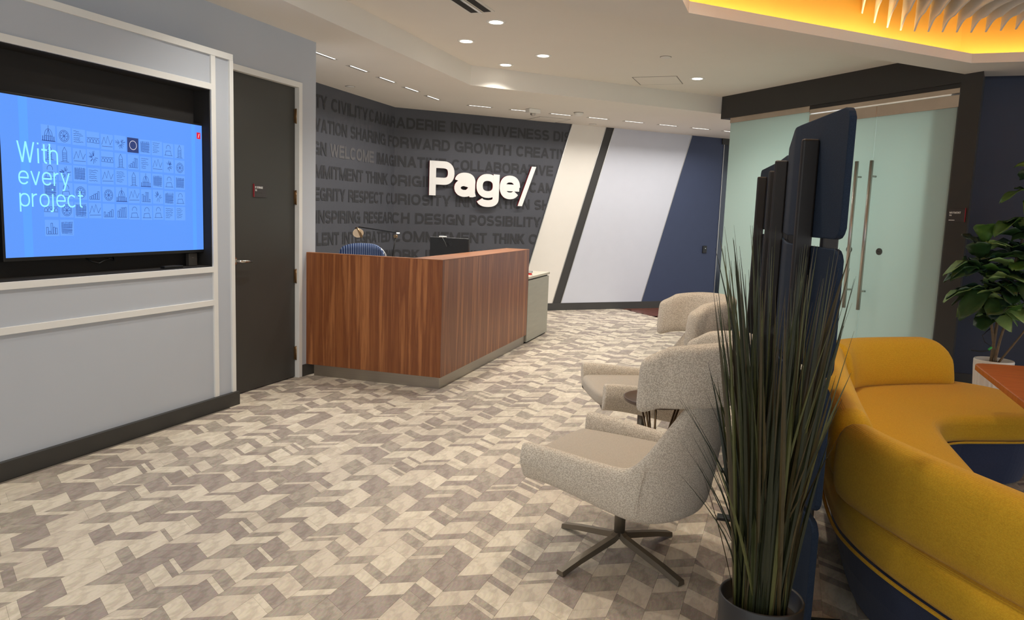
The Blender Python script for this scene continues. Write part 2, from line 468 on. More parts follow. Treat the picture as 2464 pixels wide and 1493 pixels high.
def build_floor_tiles():
    rnd = random.Random(11)
    W, GAP, TH = .1255, .0004, .0016
    pieces = []
    x = -5.55; k = 0
    while x < 4.2:
        sl = (.075 if k % 2 else -.075)
        y = -1.2+rnd.random()*.1; last = rnd.randrange(4)
        while y < 13.2:
            r = rnd.random()
            ln = rnd.uniform(.022, .045) if r < .2 else (rnd.uniform(.05, .1) if r < .55 else rnd.uniform(.1, .2))
            if last < 2:
                last = rnd.choice((2, 3)) if rnd.random() < .78 else rnd.choice((0, 1))
            else:
                last = rnd.choice((0, 1)) if rnd.random() < .8 else rnd.choice((2, 3))
            dev = sl if rnd.random() > .12 else (0 if rnd.random() < .5 else sl*.55)
            pieces.append([x, y, ln, sl, last]); y += ln
        x += W; k += 1
    def skip(cx, cy):
        if (cx+2.51)*.735+(cy-12.03)*.678 > 0:
            return True                                   # boards of the corridor start here
        if cx < -3.73 and (cy < 4.36 or cx < -3.95 and cy < 5.6):
            return True
        if cx < -5.2 or (Vector((cx, cy))-KX).dot(KN) < -.05:
            return True
        if (Vector((cx, cy))-G0).dot(GN) < -.03 and cx > -.93:
            return True
        return False
    def quad(p):
        x, y, ln, sl, c = p
        a = -sl/2; b = sl/2
        return [(x+GAP, y+a+GAP), (x+W-GAP, y+b+GAP), (x+W-GAP, y+b+ln-GAP), (x+GAP, y+a+ln-GAP)]
    vis = []
    rest = []
    for p in pieces:
        cx, cy = p[0]+W/2, p[1]+p[2]/2
        if skip(cx, cy):
            continue
        # how large it shows: by area over distance cubed, within the view
        d = math.hypot(cx, cy)
        ang = math.degrees(math.atan2(cx, cy))+19.9
        inview = -33 < ang < 14 and cy > 1.72+.0*cx
        dep = -cx*math.sin(R(19.9))*-1*-1+cy*math.cos(R(19.9))
        vis.append((p[2]*W/d**3 if inview and d > 2.25 else 0, p))
    vis.sort(key=lambda t: -t[0])
    tops = [p for _, p in vis[:300]]; rest = [p for _, p in vis[300:]]
    for p in tops:
        q = quad(p)
        vs = [(a-p[0], b-p[1], 0) for a, b in q]+[(a-p[0], b-p[1], -TH) for a, b in q]
        fs = [(0, 1, 2, 3)]+[(i, 4+i, 4+(i+1) % 4, (i+1) % 4) for i in range(4)]
        o = obj('floor_tile', mesh_from(vs, fs), TM[p[4]], floor_o)
        o.location = (p[0], p[1], 0)
    vs, fs, mi = [], [], []
    for p in rest:
        q = quad(p); n = len(vs)
        vs += [(a, b, 0) for a, b in q]+[(a, b, -TH) for a, b in q]
        fs += [(n, n+1, n+2, n+3)]+[(n+i, n+4+i, n+4+(i+1) % 4, n+(i+1) % 4) for i in range(4)]
        mi += [p[4]]*5
    me = mesh_from(vs, fs); o = obj('floor_tiles', me, TM, floor_o); me.polygons.foreach_set('material_index', mi)
    o['kind'] = 'stuff'
build_floor_tiles()
# corridor boards beyond the diagonal
ramp_noise('board_wood', [(70, 40, 32), (112, 66, 52), (84, 48, 38), (128, 80, 62)], 6, (3, 3, 1), .4)
for i in range(14):
    b0 = .004+i*.13
    for j in range(4):
        a0 = -3.2+j*1.5+(i % 3)*.45
        me = fbox((-2.51, 12.03), (.678, -.735), (.735, .678), a0, a0+1.495, b0, b0+.126, -.01, .0)
        obj('floor_board', me, 'board_wood', floor_o)

# ================================================================== LEFT WALL
XW, XP = -3.86, -3.72
wl = struct(obj('wall_left', bm_mesh(box_bm(-5.3, XW, -4, 4.535, 0, ZC)), 'paint_grey'))
bm = box_bm(-4.02, XW, 5.395, 5.6, 0, ZC); box_bm(-4.02, XW, 4.535, 5.395, 2.452, ZC, bm=bm); box_bm(-5.3, -4.02, 5.42, 5.6, 0, ZC, bm=bm)
struct(obj('wall_left_corner', bm_mesh(bm), 'paint_grey'))
# projecting panelled wall with the television niche
NY0, NY1, NZ0, NZ1, PY1, PZ1 = 2.5, 4.188, 1.02, 2.206, 4.4, 2.475
pw = thing('wall_panelling', 'grey panelled wall with pale trim holding the television niche', 'wall', (XP, 0, 0))
del pw['category']; struct(pw)
def panel(y0, y1, z0, z1, name='panel'):
    return obj(name, box(XW-.001, XP, y0, y1, z0, z1), 'paint_grey', pw, True)
panel(-4, NY1, .1, .752); panel(-4, NY1, .79, .982); panel(NY1, PY1, .1, PZ1); panel(-4, NY1, NZ1, PZ1)
panel(-4, NY0, .982, NZ1); obj('panel', box(XW-.001, XP, -4, PY1, 0, .1), 'paint_grey', pw, True)
obj('panel', box(XW-.001, XP, -4, NY1, .752, .79), 'paint_grey', pw, True)
obj('panel', box(XW-.001, XP, -4, NY1, .982, NZ0), 'paint_grey', pw, True)
# niche lining
bm = box_bm(XW-.001, XW+.006, NY0, NY1, NZ0, NZ1)
obj('niche_back', bm_mesh(bm), 'recess_black', pw, True)
for a in ((XW, XP-.002, NY1-.006, NY1+.001, NZ0, NZ1), (XW, XP-.002, NY0-.001, NY0+.006, NZ0, NZ1),
          (XW, XP-.002, NY0, NY1, NZ1-.006, NZ1+.001), (XW, XP-.002, NY0, NY1, NZ0-.001, NZ0+.006)):
    obj('niche_lining', box(*a), 'recess_black', pw, True)
PT = .014
trims = [(-4, NY1+.0, NZ0-.038, NZ0, 'rail below the niche'), (-4, NY1, .752, .79, 'lower rail'), (-4, NY1, NZ1, NZ1+.04, 'rail above the niche'),
         (-4, PY1, PZ1-.042, PZ1, 'top rail')]
for i, (y0, y1, z0, z1, t) in enumerate(trims):
    struct(obj('trim_%d' % (i+1), box(XP-.01, XP+PT, y0, y1, z0, z1, .0015), 'paint_trim'), 'pale grey trim, %s of the panelled wall' % t)
struct(obj('trim_5', box(XP-.01, XP+PT-.002, NY1, NY1+.042, .1, PZ1-.042, .0015), 'paint_trim'), 'pale upright trim beside the television niche')
struct(obj('trim_6', box(XP-.01, XP+PT, PY1-.034, PY1+.002, .1, PZ1-.042, .0015), 'paint_trim'), 'pale upright trim at the end of the panelled wall')
bm = box_bm(XP-.01, XP+.028, -4, PY1+.022, 0, .098, .001)
struct(obj('baseboard_left', bm_mesh(bm), 'paint_base'), 'dark baseboard of the panelled wall')
struct(obj('baseboard_corner', box(XW-.01, XW+.012, 5.4, 5.613, 0, .1, .001), 'paint_base'))

# ---- storage door
d1 = bpy.data.objects.new('door_1', None); COL.objects.link(d1); d1.location = (XW, 4.95, 0); MW['door_1'] = Matrix.Translation((XW, 4.95, 0)); struct(d1, 'dark storage room door with steel lever')
mat('door_paint', (62, 60, 56), .5, var=.03, vscale=3)
obj('door_leaf', box(XW-.075, XW-.03, 4.545, 5.352, .008, 2.412, .002), 'door_paint', d1, True)
for a in ((XW-.1, XW+.012, 5.352, 5.397, 0, 2.455), (XW-.1, XW+.012, 4.50, 4.545, 0, 2.455), (XW-.1, XW+.012, 4.545, 5.352, 2.412, 2.455)):
    obj('door_frame', box(*a, .002), 'paint_trim', d1, True)
for z in (2.184, 1.524, .87, .212):
    h = obj('hinge', bm_mesh(box_bm(XW-.03, XW-.022, 5.335, 5.352, z-.055, z+.055)), 'bronze', d1, True)
    obj('hinge_pin', cyl((XW-.018, 5.352, z-.06), (XW-.018, 5.352, z+.06), .007, n=12), 'bronze', h, True)
lv = obj('lever', bm_mesh(tube_bm([(XW-.03, 4.6, 1.03), (XW+.03, 4.6, 1.03), (XW+.038, 4.615, 1.03), (XW+.036, 4.68, 1.028), (XW+.03, 4.735, 1.026)], [.011, .011, .0115, .010, .008], 12)), 'chrome', d1, True)
obj('rosette', cyl((XW-.03, 4.6, 1.03), (XW-.02, 4.6, 1.03), .032, n=24), 'chrome', lv, True)

# door sign
def room_sign(name, label, org, ux, nx, w, h, z0, l1, l2, red_side, extra=False):
    """org: bottom-left corner on the wall, ux along the text, nx out of the wall"""
    def fr(v):
        return Vector((org[0]+ux[0]*v.x+nx[0]*v.z, org[1]+ux[1]*v.x+nx[1]*v.z, z0+v.y))
    t = thing(name, label, 'sign', (org[0], org[1], z0))
    me = box(.006 if red_side < 0 else 0, w if red_side < 0 else w-.006, 0, h, 0, .006)
    obj('plaque', map_mesh(me, fr), mat('sign_grey', (62, 57, 56), .5), t, True)
    me = box(0, .006, 0, h, 0, .008) if red_side < 0 else box(w-.006, w, 0, h*1.12, 0, .008)
    obj('edge_strip', map_mesh(me, fr), mat('sign_red', (150, 28, 42), .5), t, True)
    x0 = .016 if red_side < 0 else .01
    for tx, yy, hh, ww in ((l1, h*.66, h*.16, w*.6 if l1[0] == 'I' else w*.66), (l2, h*.46, h*.13, None)):
        me = text_mesh(tx, ww, hh, wt=.2)
        for v in me.vertices:
            v.co = fr(Vector((v.co.x+x0, v.co.y+yy, .0065+v.co.z)))
        obj('lettering', me, mat('sign_white', (240, 238, 234), .5), t, True)
    bm = bmesh.new()
    for k in range(9):
        if k % 4 != 3:
            for j in range(2):
                c = fr(Vector((x0+.004+k*w*.06, h*(.30+.05*j), .0065)))
                bmesh.ops.create_icosphere(bm, subdivisions=1, radius=.0016, matrix=Matrix.Translation(c))
    obj('braille', bm_mesh(bm), 'sign_grey', t, True)
    if extra:
        me = box(x0, x0+w*.34, h*.1, h*.15, .006, .0075)
        obj('status_slot', map_mesh(me, fr), 'sign_white', t, True)
room_sign('door_sign', 'small dark room sign reading IT STORAGE 102 on the storage door', (XW-.03, 4.828), (0, 1), (1, 0), .15, .1, 1.512, 'IT STORAGE', '102', -1)

# ================================================================== LETTERED WALLS
def wall_prism(s0, s1, z0, z1, thick, side, name, m):
    pts = [wpos(s0, 0, 0), wpos(s1, 0, 0), wpos(s1, 0, -thick), wpos(s0, 0, -thick)]
    return obj(name, bm_mesh(prism([(p.x, p.y) for p in pts], z0, z1)), m)
pl = [KX+LD*-3.2, KX, KX+KD*0-KN*.2-LN*.0, KX-LN*.3, KX+LD*-3.2-LN*.3]
wa = struct(obj('wall_reception', bm_mesh(prism([tuple(KX+LD*-3.2), tuple(KX), tuple(KX-LN*.25), tuple(KX+LD*-3.2-LN*.25)], 0, ZC)), 'wallpaper_dark'))
wb = struct(wall_prism(.0001, 6.6, 0, ZC, .2, 1, 'wall_back', 'wallpaper_dark'))
def slant(s_top, z):   # slanted dividing lines lean .2976 per metre of height
    return s_top-(2.812-z)*.2976
def slant_panel(s0, s1, z0, z1, name, m, off, s1b=None):
    poly = [(slant(s0, z0), z0), (slant(s1, z0) if s1b is None else s1b, z0), (slant(s1, z1) if s1b is None else s1b, z1), (slant(s0, z1), z1)]
    vs = [wpos(s, z, off) for s, z in poly]+[wpos(s, z, .0005) for s, z in poly]
    return obj(name, mesh_from(vs, [(0, 1, 2, 3)]+[(i, 4+i, 4+(i+1) % 4, (i+1) % 4) for i in range(4)]), m, wb)
slant_panel(2.735, 3.325, .1, ZC, 'slanted_panel', 'panel_white', .012)['label'] = 'off-white slanted panel'
slant_panel(3.33, 3.475, .1, ZC, 'slanted_panel', 'paint_charcoal', .008)['label'] = 'narrow charcoal slanted band'
slant_panel(3.48, 4.965, .1, ZC, 'slanted_panel', 'panel_blue', .012)['label'] = 'pale blue-grey slanted panel'
slant_panel(4.97, 5.64, .1, ZC, 'slanted_panel', 'panel_navy', .012, 5.64)['label'] = 'navy panel with slanted left edge'
for s in (2.727, 3.324, 3.474, 4.965):
    slant_panel(s, s+.011, .1, ZC, 'metal_strip', 'steel', .016)
slant_panel(5.66, 6.6, .1, 2.72, 'glazed_panel', mat('dark_glass', (40, 48, 62), .12, var=.01), .01, 6.6)
for i, s in enumerate((5.642,)):
    me = box(s, s+.012, -.0, .02, .1, 2.72)
    obj('metal_strip', map_mesh(me, lambda v: wpos(v.x, v.z, v.y)), 'steel', wb)
me = box(5.6, 6.6, 0, .03, 2.72, ZC); obj('head_frame', map_mesh(me, lambda v: wpos(v.x, v.z, v.y)), 'paint_charcoal', wb)
me = box(.0, 6.6, -.01, .02, 0, .112); struct(obj('baseboard_back', map_mesh(me, lambda v: wpos(max(v.x, .0001), v.z, v.y)), 'paint_base'))
# light switch
t = thing('wall_switch', 'small black card reader on the navy slanted panel', 'switch', tuple(wpos(5.38, .91, .012)))
me = bm_mesh(box_bm(5.338, 5.424, .0125, .03, .91, 1.035, .006)); obj('plate', map_mesh(me, lambda v: wpos(v.x, v.z, v.y)), 'black_plastic', t, True)
me = box(5.385, 5.395, .03, .0315, .985, .995); obj('indicator', map_mesh(me, lambda v: wpos(v.x, v.z, v.y)), emission('led_white', (235, 240, 235), 1.2), t, True)

def lay_word(word, s0, s1, zb, m, hcap=.148):
    me = text_mesh(word, s1-s0, hcap, wt=.2)
    bm = bmesh.new(); bm.from_mesh(me)
    for v in bm.verts:
        v.co = Vector((v.co.x+s0, v.co.y+zb, v.co.z))
    if s0 < 0 < s1:
        bmesh.ops.bisect_plane(bm, geom=bm.verts[:]+bm.edges[:]+bm.faces[:], plane_co=(0, 0, 0), plane_no=(1, 0, 0))
    if s1 > slant(2.7, zb):
        bmesh.ops.bisect_plane(bm, geom=bm.verts[:]+bm.edges[:]+bm.faces[:], plane_co=(2.715, 2.812, 0), plane_no=(1, -.2976, 0), clear_outer=True)
    left = any(v.co.x < -1e-4 for v in bm.verts)
    for v in bm.verts:
        s = v.co.x
        v.co = wpos(s if abs(s) > 1e-4 else 1e-4, v.co.y, .0035+v.co.z)
    bm.to_mesh(me); bm.free()
    par = wa if s1 < 0 else wb
    o = obj('lettering', me, m, par); o['label'] = 'tone on tone word ' + word
ROWS = [
 (2.548, [('TY', -1.948, -1.71), ('CIVILITY', -1.608, -.754), ('CAMARADERIE', -.714, .722), ('INVENTIVENESS', .803, 2.359), ('DISCOVERY', 2.434, 3.5)]),
 (2.288, [('VATION', -1.96, -1.257), ('SHARING', -1.176, -.265), ('FORWARD', -.185, .798), ('GROWTH', .871, 1.748), ('CREATIVITY', 1.83, 2.98)]),
 (2.034, [('GN', -1.985, -1.711), ('WELCOME', -1.638, -.589), ('IMAGINATIVE', -.506, .745), ('COLLABORATIVE', .831, 2.449)]),
 (1.777, [('MMITMENT', -1.95, -.861), ('THINK', -.786, -.192), ('ORIGINAL', -.099, .86), ('CIVILITY', .95, 1.98), ('CAMARADERIE', 2.066, 3.45)]),
 (1.524, [('EGRITY', -1.96, -1.293), ('RESPECT', -1.215, -.312), ('CURIOSITY', -.221, .83), ('INNOVATION', .902, 2.079), ('SHARING', 2.157, 3.05)]),
 (1.266, [('INSPIRING', -1.927, -.92), ('RESEARCH', -.826, .231), ('DESIGN', .31, 1.046), ('POSSIBILITY', 1.125, 2.273)]),
 (1.012, [('LENT', -1.912, -1.425), ('INTEGRATED', -1.353, -.09), ('COMMITMENT', -.02, 1.405), ('THINK', 1.496, 2.017), ('ORIGINAL', 2.09, 3.05)]),
 (.757, [('TEAMWORK', -.70, .386), ('INSPIRING', .467, 1.5)]),
]
for zb, words in ROWS:
    for wd, s0, s1 in words:
        lay_word(wd, s0, s1, zb, 'letter_light' if wd == 'WELCOME' else 'letter_dark')

# raised logo letters
mat('logo_white', (246, 243, 238), .5, var=.01); mat('logo_red', (120, 22, 34), .5)
lg = thing('logo_sign', 'large raised white Page/ letters with red edges on the dark lettered wall', 'sign', tuple(wpos(1.3, 1.54, .02)))
def logo_letter(ch, s0, s1, zb, hcap=.475):
    me = text_mesh(ch, s1-s0, hcap, wt=.205, extrude=.04, xh=.715)
    mi = [0 if all(me.vertices[k].co.z > .035 for k in q.vertices) else 1 for q in me.polygons]
    for v in me.vertices:
        v.co = wpos(v.co.x+s0, v.co.y+zb, .022+v.co.z)
    o = obj('letter', me, ['logo_white', 'logo_red'], lg, True); me.polygons.foreach_set('material_index', mi)
    o['label'] = 'white letter ' + ch
    me.update()
logo_letter('P', .484, .853, 1.667); logo_letter('a', .855, 1.179, 1.664)
logo_letter('g', 1.199, 1.55, 1.664); logo_letter('e', 1.556, 1.882, 1.660)
vs = [(1.852, 1.567), (1.925, 1.567), (2.135, 2.148), (2.062, 2.148)]
v3 = [wpos(s, z, .062) for s, z in vs]+[wpos(s, z, .022) for s, z in vs]
me = mesh_from(v3, [(0, 1, 2, 3)]+[(i, 4+i, 4+(i+1) % 4, (i+1) % 4) for i in range(4)])
o = obj('letter', me, ['logo_white', 'logo_red'], lg, True); me.polygons.foreach_set('material_index', [0, 1, 1, 1, 1]); o['label'] = 'slash'

# ================================================================== GLASS FRONT
m = bpy.data.materials.new('frosted'); m.use_nodes = True; MATS['frosted'] = m
nt = m.node_tree; pb = nt.nodes['Principled BSDF']; ou = nt.nodes['Material Output']
pb.inputs['Base Color'].default_value = (*lin((206, 221, 216)), 1); pb.inputs['Roughness'].default_value = .33
tr = nt.nodes.new('ShaderNodeBsdfTranslucent'); mx = nt.nodes.new('ShaderNodeMixShader'); mx.inputs[0].default_value = .5
nz = nt.nodes.new('ShaderNodeTexNoise'); nz.inputs['Scale'].default_value = 2; rp = nt.nodes.new('ShaderNodeValToRGB')
rp.color_ramp.elements[0].color = (*lin((206, 223, 218)), 1); rp.color_ramp.elements[1].color = (*lin((210, 227, 222)), 1)
nt.links.new(nz.outputs[0], rp.inputs[0]); nt.links.new(rp.outputs[0], tr.inputs[0])
nt.links.new(pb.outputs[0], mx.inputs[1]); nt.links.new(tr.outputs[0], mx.inputs[2]); nt.links.new(mx.outputs[0], ou.inputs[0])
mat('glass_edge', (120, 178, 160), .2)
gbox = lambda t0, t1, n0, n1, z0, z1, bev=0.: fbox(G0, GD, GN, t0, t1, n0, n1, z0, z1, bev)
struct(obj('wall_glass_front', gbox(-.01, 3.2895, -.12, .03, 2.752, ZT), 'paint_charcoal'), 'charcoal fascia above the frosted glass front')
bm = bmesh.new()
struct(obj('wall_pier', bm_mesh(prism([tuple(G0+GD*3.289+GN*.03), tuple(G0+GD*3.489+GN*.03), (1.56, 8.2), (1.3, 8.2)], 0, ZT)), 'paint_charcoal'), 'charcoal pier at the end of the glass doors')
w1 = bpy.data.objects.new('window_1', None); COL.objects.link(w1); struct(w1, 'fixed frosted glass panel left of the glass doors')
obj('pane', gbox(.155, 1.485, -.012, 0, .0, 2.69), 'frosted', w1)
obj('top_channel', gbox(.155, 1.488, -.03, .012, 2.688, 2.752), 'steel_header', w1)
trm = struct(obj('trim_7', gbox(1.49, 3.289, -.04, .012, 2.668, 2.712, .002), 'steel_header'), 'steel header track over the glass doors')
struct(obj('trim_8', gbox(1.49, 3.289, -.05, .004, 2.712, 2.752), 'paint_charcoal'))
for i, (t0, t1, th, tl) in enumerate(((1.494, 2.386, 2.262, 2.2), (2.394, 3.283, 2.445, 2.575))):
    d = bpy.data.objects.new('door_%d' % (i+2), None); COL.objects.link(d)
    struct(d, 'frosted glass door leaf %s with long steel pull' % ('nearer the fixed panel' if i == 0 else 'beside the charcoal pier'))
    obj('pane', gbox(t0, t1, -.012, 0, .012, 2.552), 'frosted', d)
    obj('top_rail', gbox(t0, t1, -.025, .014, 2.545, 2.652, .003), 'steel_header', d)
    obj('bottom_rail', gbox(t0, t1, -.025, .014, .008, .1, .003), 'steel_header', d)
    bm = cyl_bm(gpos(th, .61, .075), gpos(th, 2.11, .075), .0195, n=20)
    h = obj('pull_handle', bm_mesh(bm), 'steel', d)
    for z in (.80, 1.955):
        obj('standoff', cyl(gpos(th, z, 0), gpos(th, z, .075), .010, n=12), 'steel', h)
    lk = obj('lock', cyl(gpos(tl, 1.212, 0), gpos(tl, 1.212, .012), .034, n=24), mat('lock_grey', (120, 122, 120), .35, metal=.8), d)
    me = text_mesh('PULL', .036, .010)
    obj('lettering', map_mesh(me, lambda v: gpos(tl-.018+v.x, 1.207+v.y, .0125)), 'black_matt', lk)
p = gpos(3.305, 0, .031)
room_sign('door_sign', 'small dark room sign reading MAYMONT 104 on the charcoal pier', (p.x, p.y), tuple(GD), tuple(GN), .165, .11, 1.527, 'MAYMONT', '104', 1, True)
# conference room shell behind the glass (dim) and the navy wall on the right
struct(obj('wall_right', box(1.4, 8, 8.17, 8.3, 0, ZT), 'paint_navy'), 'navy wall behind the fig plant')
struct(obj('baseboard_right', box(1.5, 8, 8.15, 8.172, 0, .1), 'paint_base'))
struct(obj('wall_conference', box(.6, 8, 12.2, 12.3, 0, ZC), 'panel_white'))

# ================================================================== CEILING
inner = [(-.75, 3.0), (-.75, 5.30), (1.28, 7.325), (3.4, 7.325), (5.4, 5.3), (5.4, 3.0), (3.4, 1.0), (1.28, 1.0)]
outer = [(-1.487, 2.75), (-1.487, 5.03), (1.465, 7.967), (3.65, 7.967), (6.0, 5.6), (6.0, 2.7), (3.65, .35), (.95, .35)]
def offs(poly, d):
    c = Vector((2.325, 4.16)); out = []
    n = len(poly)
    for i in range(n):
        a, b, e = Vector(poly[i-1]), Vector(poly[i]), Vector(poly[(i+1) % n])
        n1 = Vector(((b-a).y, -(b-a).x)).normalized(); n2 = Vector(((e-b).y, -(e-b).x)).normalized()
        if n1.dot(b-c) < 0: n1 = -n1
        if n2.dot(b-c) < 0: n2 = -n2
        m = (n1+n2).normalized(); out.append(tuple(b+m*(d/m.dot(n1))))
    return out
wallp = offs(inner, .16)
rx = [(-3.20, -4), (-3.384, 7.767), (-.94, 10.29)]
struct(obj('ceiling', flat([(-3.15, -4), (-3.384, 7.767), (-.94, 10.29), (1.6, 7.6), (1.5, 8.3), (8, 8.3), (8, -4)], ZT, [wallp]), 'paint_ceiling'), 'raised centre of the ceiling')
low = struct(obj('ceiling_soffit', flat([(-3.15, -4), (-3.384, 7.767), (-.94, 10.29), (-.86, 10.36), (1.35, 8.04), (1.5, 8.25), (8, 8.25), (8, 16), (-8, 16), (-8, -4)], ZC), 'paint_ceiling'), 'lower ceiling band along the walls')
vs, fs = [], []
for i, (x, y) in enumerate([(-3.15, -4), (-3.384, 7.767), (-.94, 10.29)]):
    vs += [(x, y, ZC), (x, y, ZT)]
struct(obj('ceiling_riser', mesh_from(vs, [(0, 2, 3, 1), (2, 4, 5, 3)]), 'paint_ceiling'))
# octagonal ring and lit cove
mat('cove_yellow', (244, 192, 84), .7, var=.02)
ZL = 2.895
vs = []; fs = []; n = 8
for loop, z in ((outer, ZT), (outer, ZC), (inner, ZC), (inner, ZL), (offs(inner, .02), ZL), (offs(inner, .02), ZC+.02), (wallp, ZC+.02)):
    vs += [(x, y, z) for x, y in loop]
for L in range(6):
    for k in range(n):
        fs.append((L*n+k, L*n+(k+1) % n, (L+1)*n+(k+1) % n, (L+1)*n+k))
ring = struct(obj('ceiling_ring', mesh_from(vs, fs), 'paint_ceiling'), 'octagonal dropped ceiling ring around the yellow cove')
vs = [(x, y, ZC+.02) for x, y in wallp]+[(x, y, 3.62) for x, y in wallp]
cv = struct(obj('ceiling_cove', mesh_from(vs, [(k, (k+1) % n, n+(k+1) % n, n+k) for k in range(n)]+[tuple(range(n, 2*n))]), 'cove_yellow'), 'yellow painted ceiling recess lit from below')
a, b = offs(inner, .05), offs(inner, .085)
vs = [(x, y, ZC+.04) for x, y in a]+[(x, y, ZC+.04) for x, y in b]
led = obj('led_strip', mesh_from(vs, [(k, n+k, n+(k+1) % n, (k+1) % n) for k in range(n)]), emission('led_warm', (255, 226, 176), COVE_E), cv)

# white baffle fins hanging in the cove
mat('fin_white', (250, 246, 238), .6, var=.01)
bf = thing('ceiling_baffles', 'row of white wavy fins hanging inside the yellow ceiling recess', 'ceiling sculpture', (1.5, 5.2, 3.3))
def ztip(x):
    P = [(-.9, 3.26), (-.1, 3.225), (.1, 3.205), (.2, 3.175), (.31, 3.13), (.41, 3.06), (.51, 3.012), (.6, 2.977), (.7, 2.956), (.88, 2.942), (1.2, 2.922), (1.5, 2.939), (2.2, 3.0), (2.8, 3.1), (3.4, 3.2), (6, 3.2)]
    for (a, za), (b, zb) in zip(P, P[1:]):
        if a <= x <= b:
            return za+(zb-za)*(x-a)/(b-a)
    return 3.2
for k in range(40):
    x = -.19+.0955*k
    zt = ztip(x); ys = [6.7-.08*i for i in range(50)]
    sh = max(0, min(1, (x-.45)/.6))
    prof = [(6.66, 3.42), (6.69, zt+.02)]
    for y in ys:
        s = 6.7-y
        z = zt+(.03*math.sin(min(s, .45)/.45*math.pi)-.16*sh*math.sin(max(0, min(1, (s-.45)/1.5))*math.pi/2)**2)
        z = z+.16*max(0, 1-sh)*(s/1.6 if s < 1.6 else 1)
        if s > 1.6:
            z += .26*math.sin(min(1, (s-1.6)/2)*math.pi/2)**2
        prof.append((y, min(z, 3.4)))
    prof.append((ys[-1], 3.42))
    th = .006
    m_ = len(prof)
    vs = [(x-th, y, z) for y, z in prof]+[(x+th, y, z) for y, z in prof]
    top0 = [(x-th, y, 3.42) for y, z in prof]; 
    fs = []
    bm = bmesh.new()
    A = [bm.verts.new((x-th, y, z)) for y, z in prof]; B = [bm.verts.new((x+th, y, z)) for y, z in prof]
    bm.faces.new(A); bm.faces.new(B[::-1])
    for i in range(m_):
        bm.faces.new((A[i], B[i], B[(i+1) % m_], A[(i+1) % m_]))
    obj('fin', bm_mesh(bm), 'fin_white', bf, True)
for y in (6.35, 4.2):
    obj('hanging_rail', box(-.3, 3.7, y-.02, y+.02, 3.42, 3.46), 'black_plastic', bf, True)

# ---- recessed downlights
mat('can_trim', (240, 238, 232), .4)
emission('lens_glow', (255, 246, 228), 9.)
def downlight(x, y, label, seen=True):
    t = thing('recessed_downlight', label, 'downlight', (x, y, ZT), 0, 'round downlights in the raised ceiling')
    pr = [(.052, .03), (.056, -.002), (.082, -.004), (.084, 0), (.084, .004)]
    obj('trim_ring', lathe([(.058, .02), (.058, -.004), (.080, -.006), (.084, -.002), (.084, .004)], 32), 'can_trim', t)
    obj('lens', lathe([(.0005, -.0045), (.057, -.0045), (.057, .0)], 32), 'lens_glow', t)
    light('downlight_beam', 'SPOT', (x, y, ZT-.012), t, DOWN_W, DOWN_COL, .055, R(128), blend=.9)
for x, y, l in ((-2.434, 6.081, 'round recessed downlight closest to the ceiling air diffuser'), (-2.969, 6.687, 'round recessed downlight between the diffuser and the ceiling step, second nearest on the left'),
                (-2.458, 7.43, 'round recessed downlight above the desk end, right of the corner light'), (-2.999, 7.809, 'round recessed downlight close to the corner of the ceiling step'),
                (-1.119, 8.902, 'round recessed downlight beside the square ceiling hatch near the glass front')):
    downlight(x, y, l)
for x, y, l in ((-2.43, 3.4, 'added out-of-view downlight over the open floor before the panelled wall'), (-2.97, 4.2, 'added out-of-view downlight above the panelled wall end'),
                (-2.43, 1.0, 'added out-of-view downlight over the entrance floor'), (-2.97, -.8, 'added out-of-view downlight furthest back over the entrance'), (-.9, -.9, 'added downlight behind the viewpoint')):
    downlight(x, y, l)  # out-of-view downlights added to light the foreground floor

# ---- unseen spot fittings added in the yellow recess to brighten chairs and sofa
for i, (x, y, l) in enumerate(((-.5, 4.4, 'left of fins above lounge chairs'), (-.45, 3.2, 'left of fins nearest the viewpoint'))):
    t = thing('fill_spotlight', 'added unseen spotlight up in the yellow recess, %s' % l, 'spotlight', (x, y, 3.62), 0, 'added spotlights in the yellow recess')
    obj('body', lathe([(.001, 0), (.05, 0), (.05, -.1), (.045, -.105), (.043, -.09)], 24), 'white_plastic', t)
    obj('lens', lathe([(.0005, -.098), (.043, -.098), (.043, -.095)], 24), 'lens_glow', t)
    light('fill_spotlight_beam', 'SPOT', (x, y, 3.505), t, SPOT_W, SPOT_COL, .05, R(125), blend=.9)
# ---- unseen lights added behind the frosted glass to brighten it
for i, (x, y) in enumerate(((1.0, 10.2), (2.4, 9.2))):
    t = thing('glass_backlight', 'added unseen ceiling light inside the room behind the frosted glass, %s' % ('left one' if i == 0 else 'right one'), 'light', (x, y, ZC), 0, 'added lights behind the frosted glass')
    obj('trim_ring', lathe([(.16, 0), (.2, 0), (.2, -.02), (.16, -.02)], 28), 'can_trim', t)
    obj('lens', lathe([(.0005, -.012), (.16, -.012), (.16, 0)], 28), 'lens_glow', t)
    light('glass_backlight_beam', 'AREA', (x, y, ZC-.03), t, CONF_W, (1, .97, .92), .3)

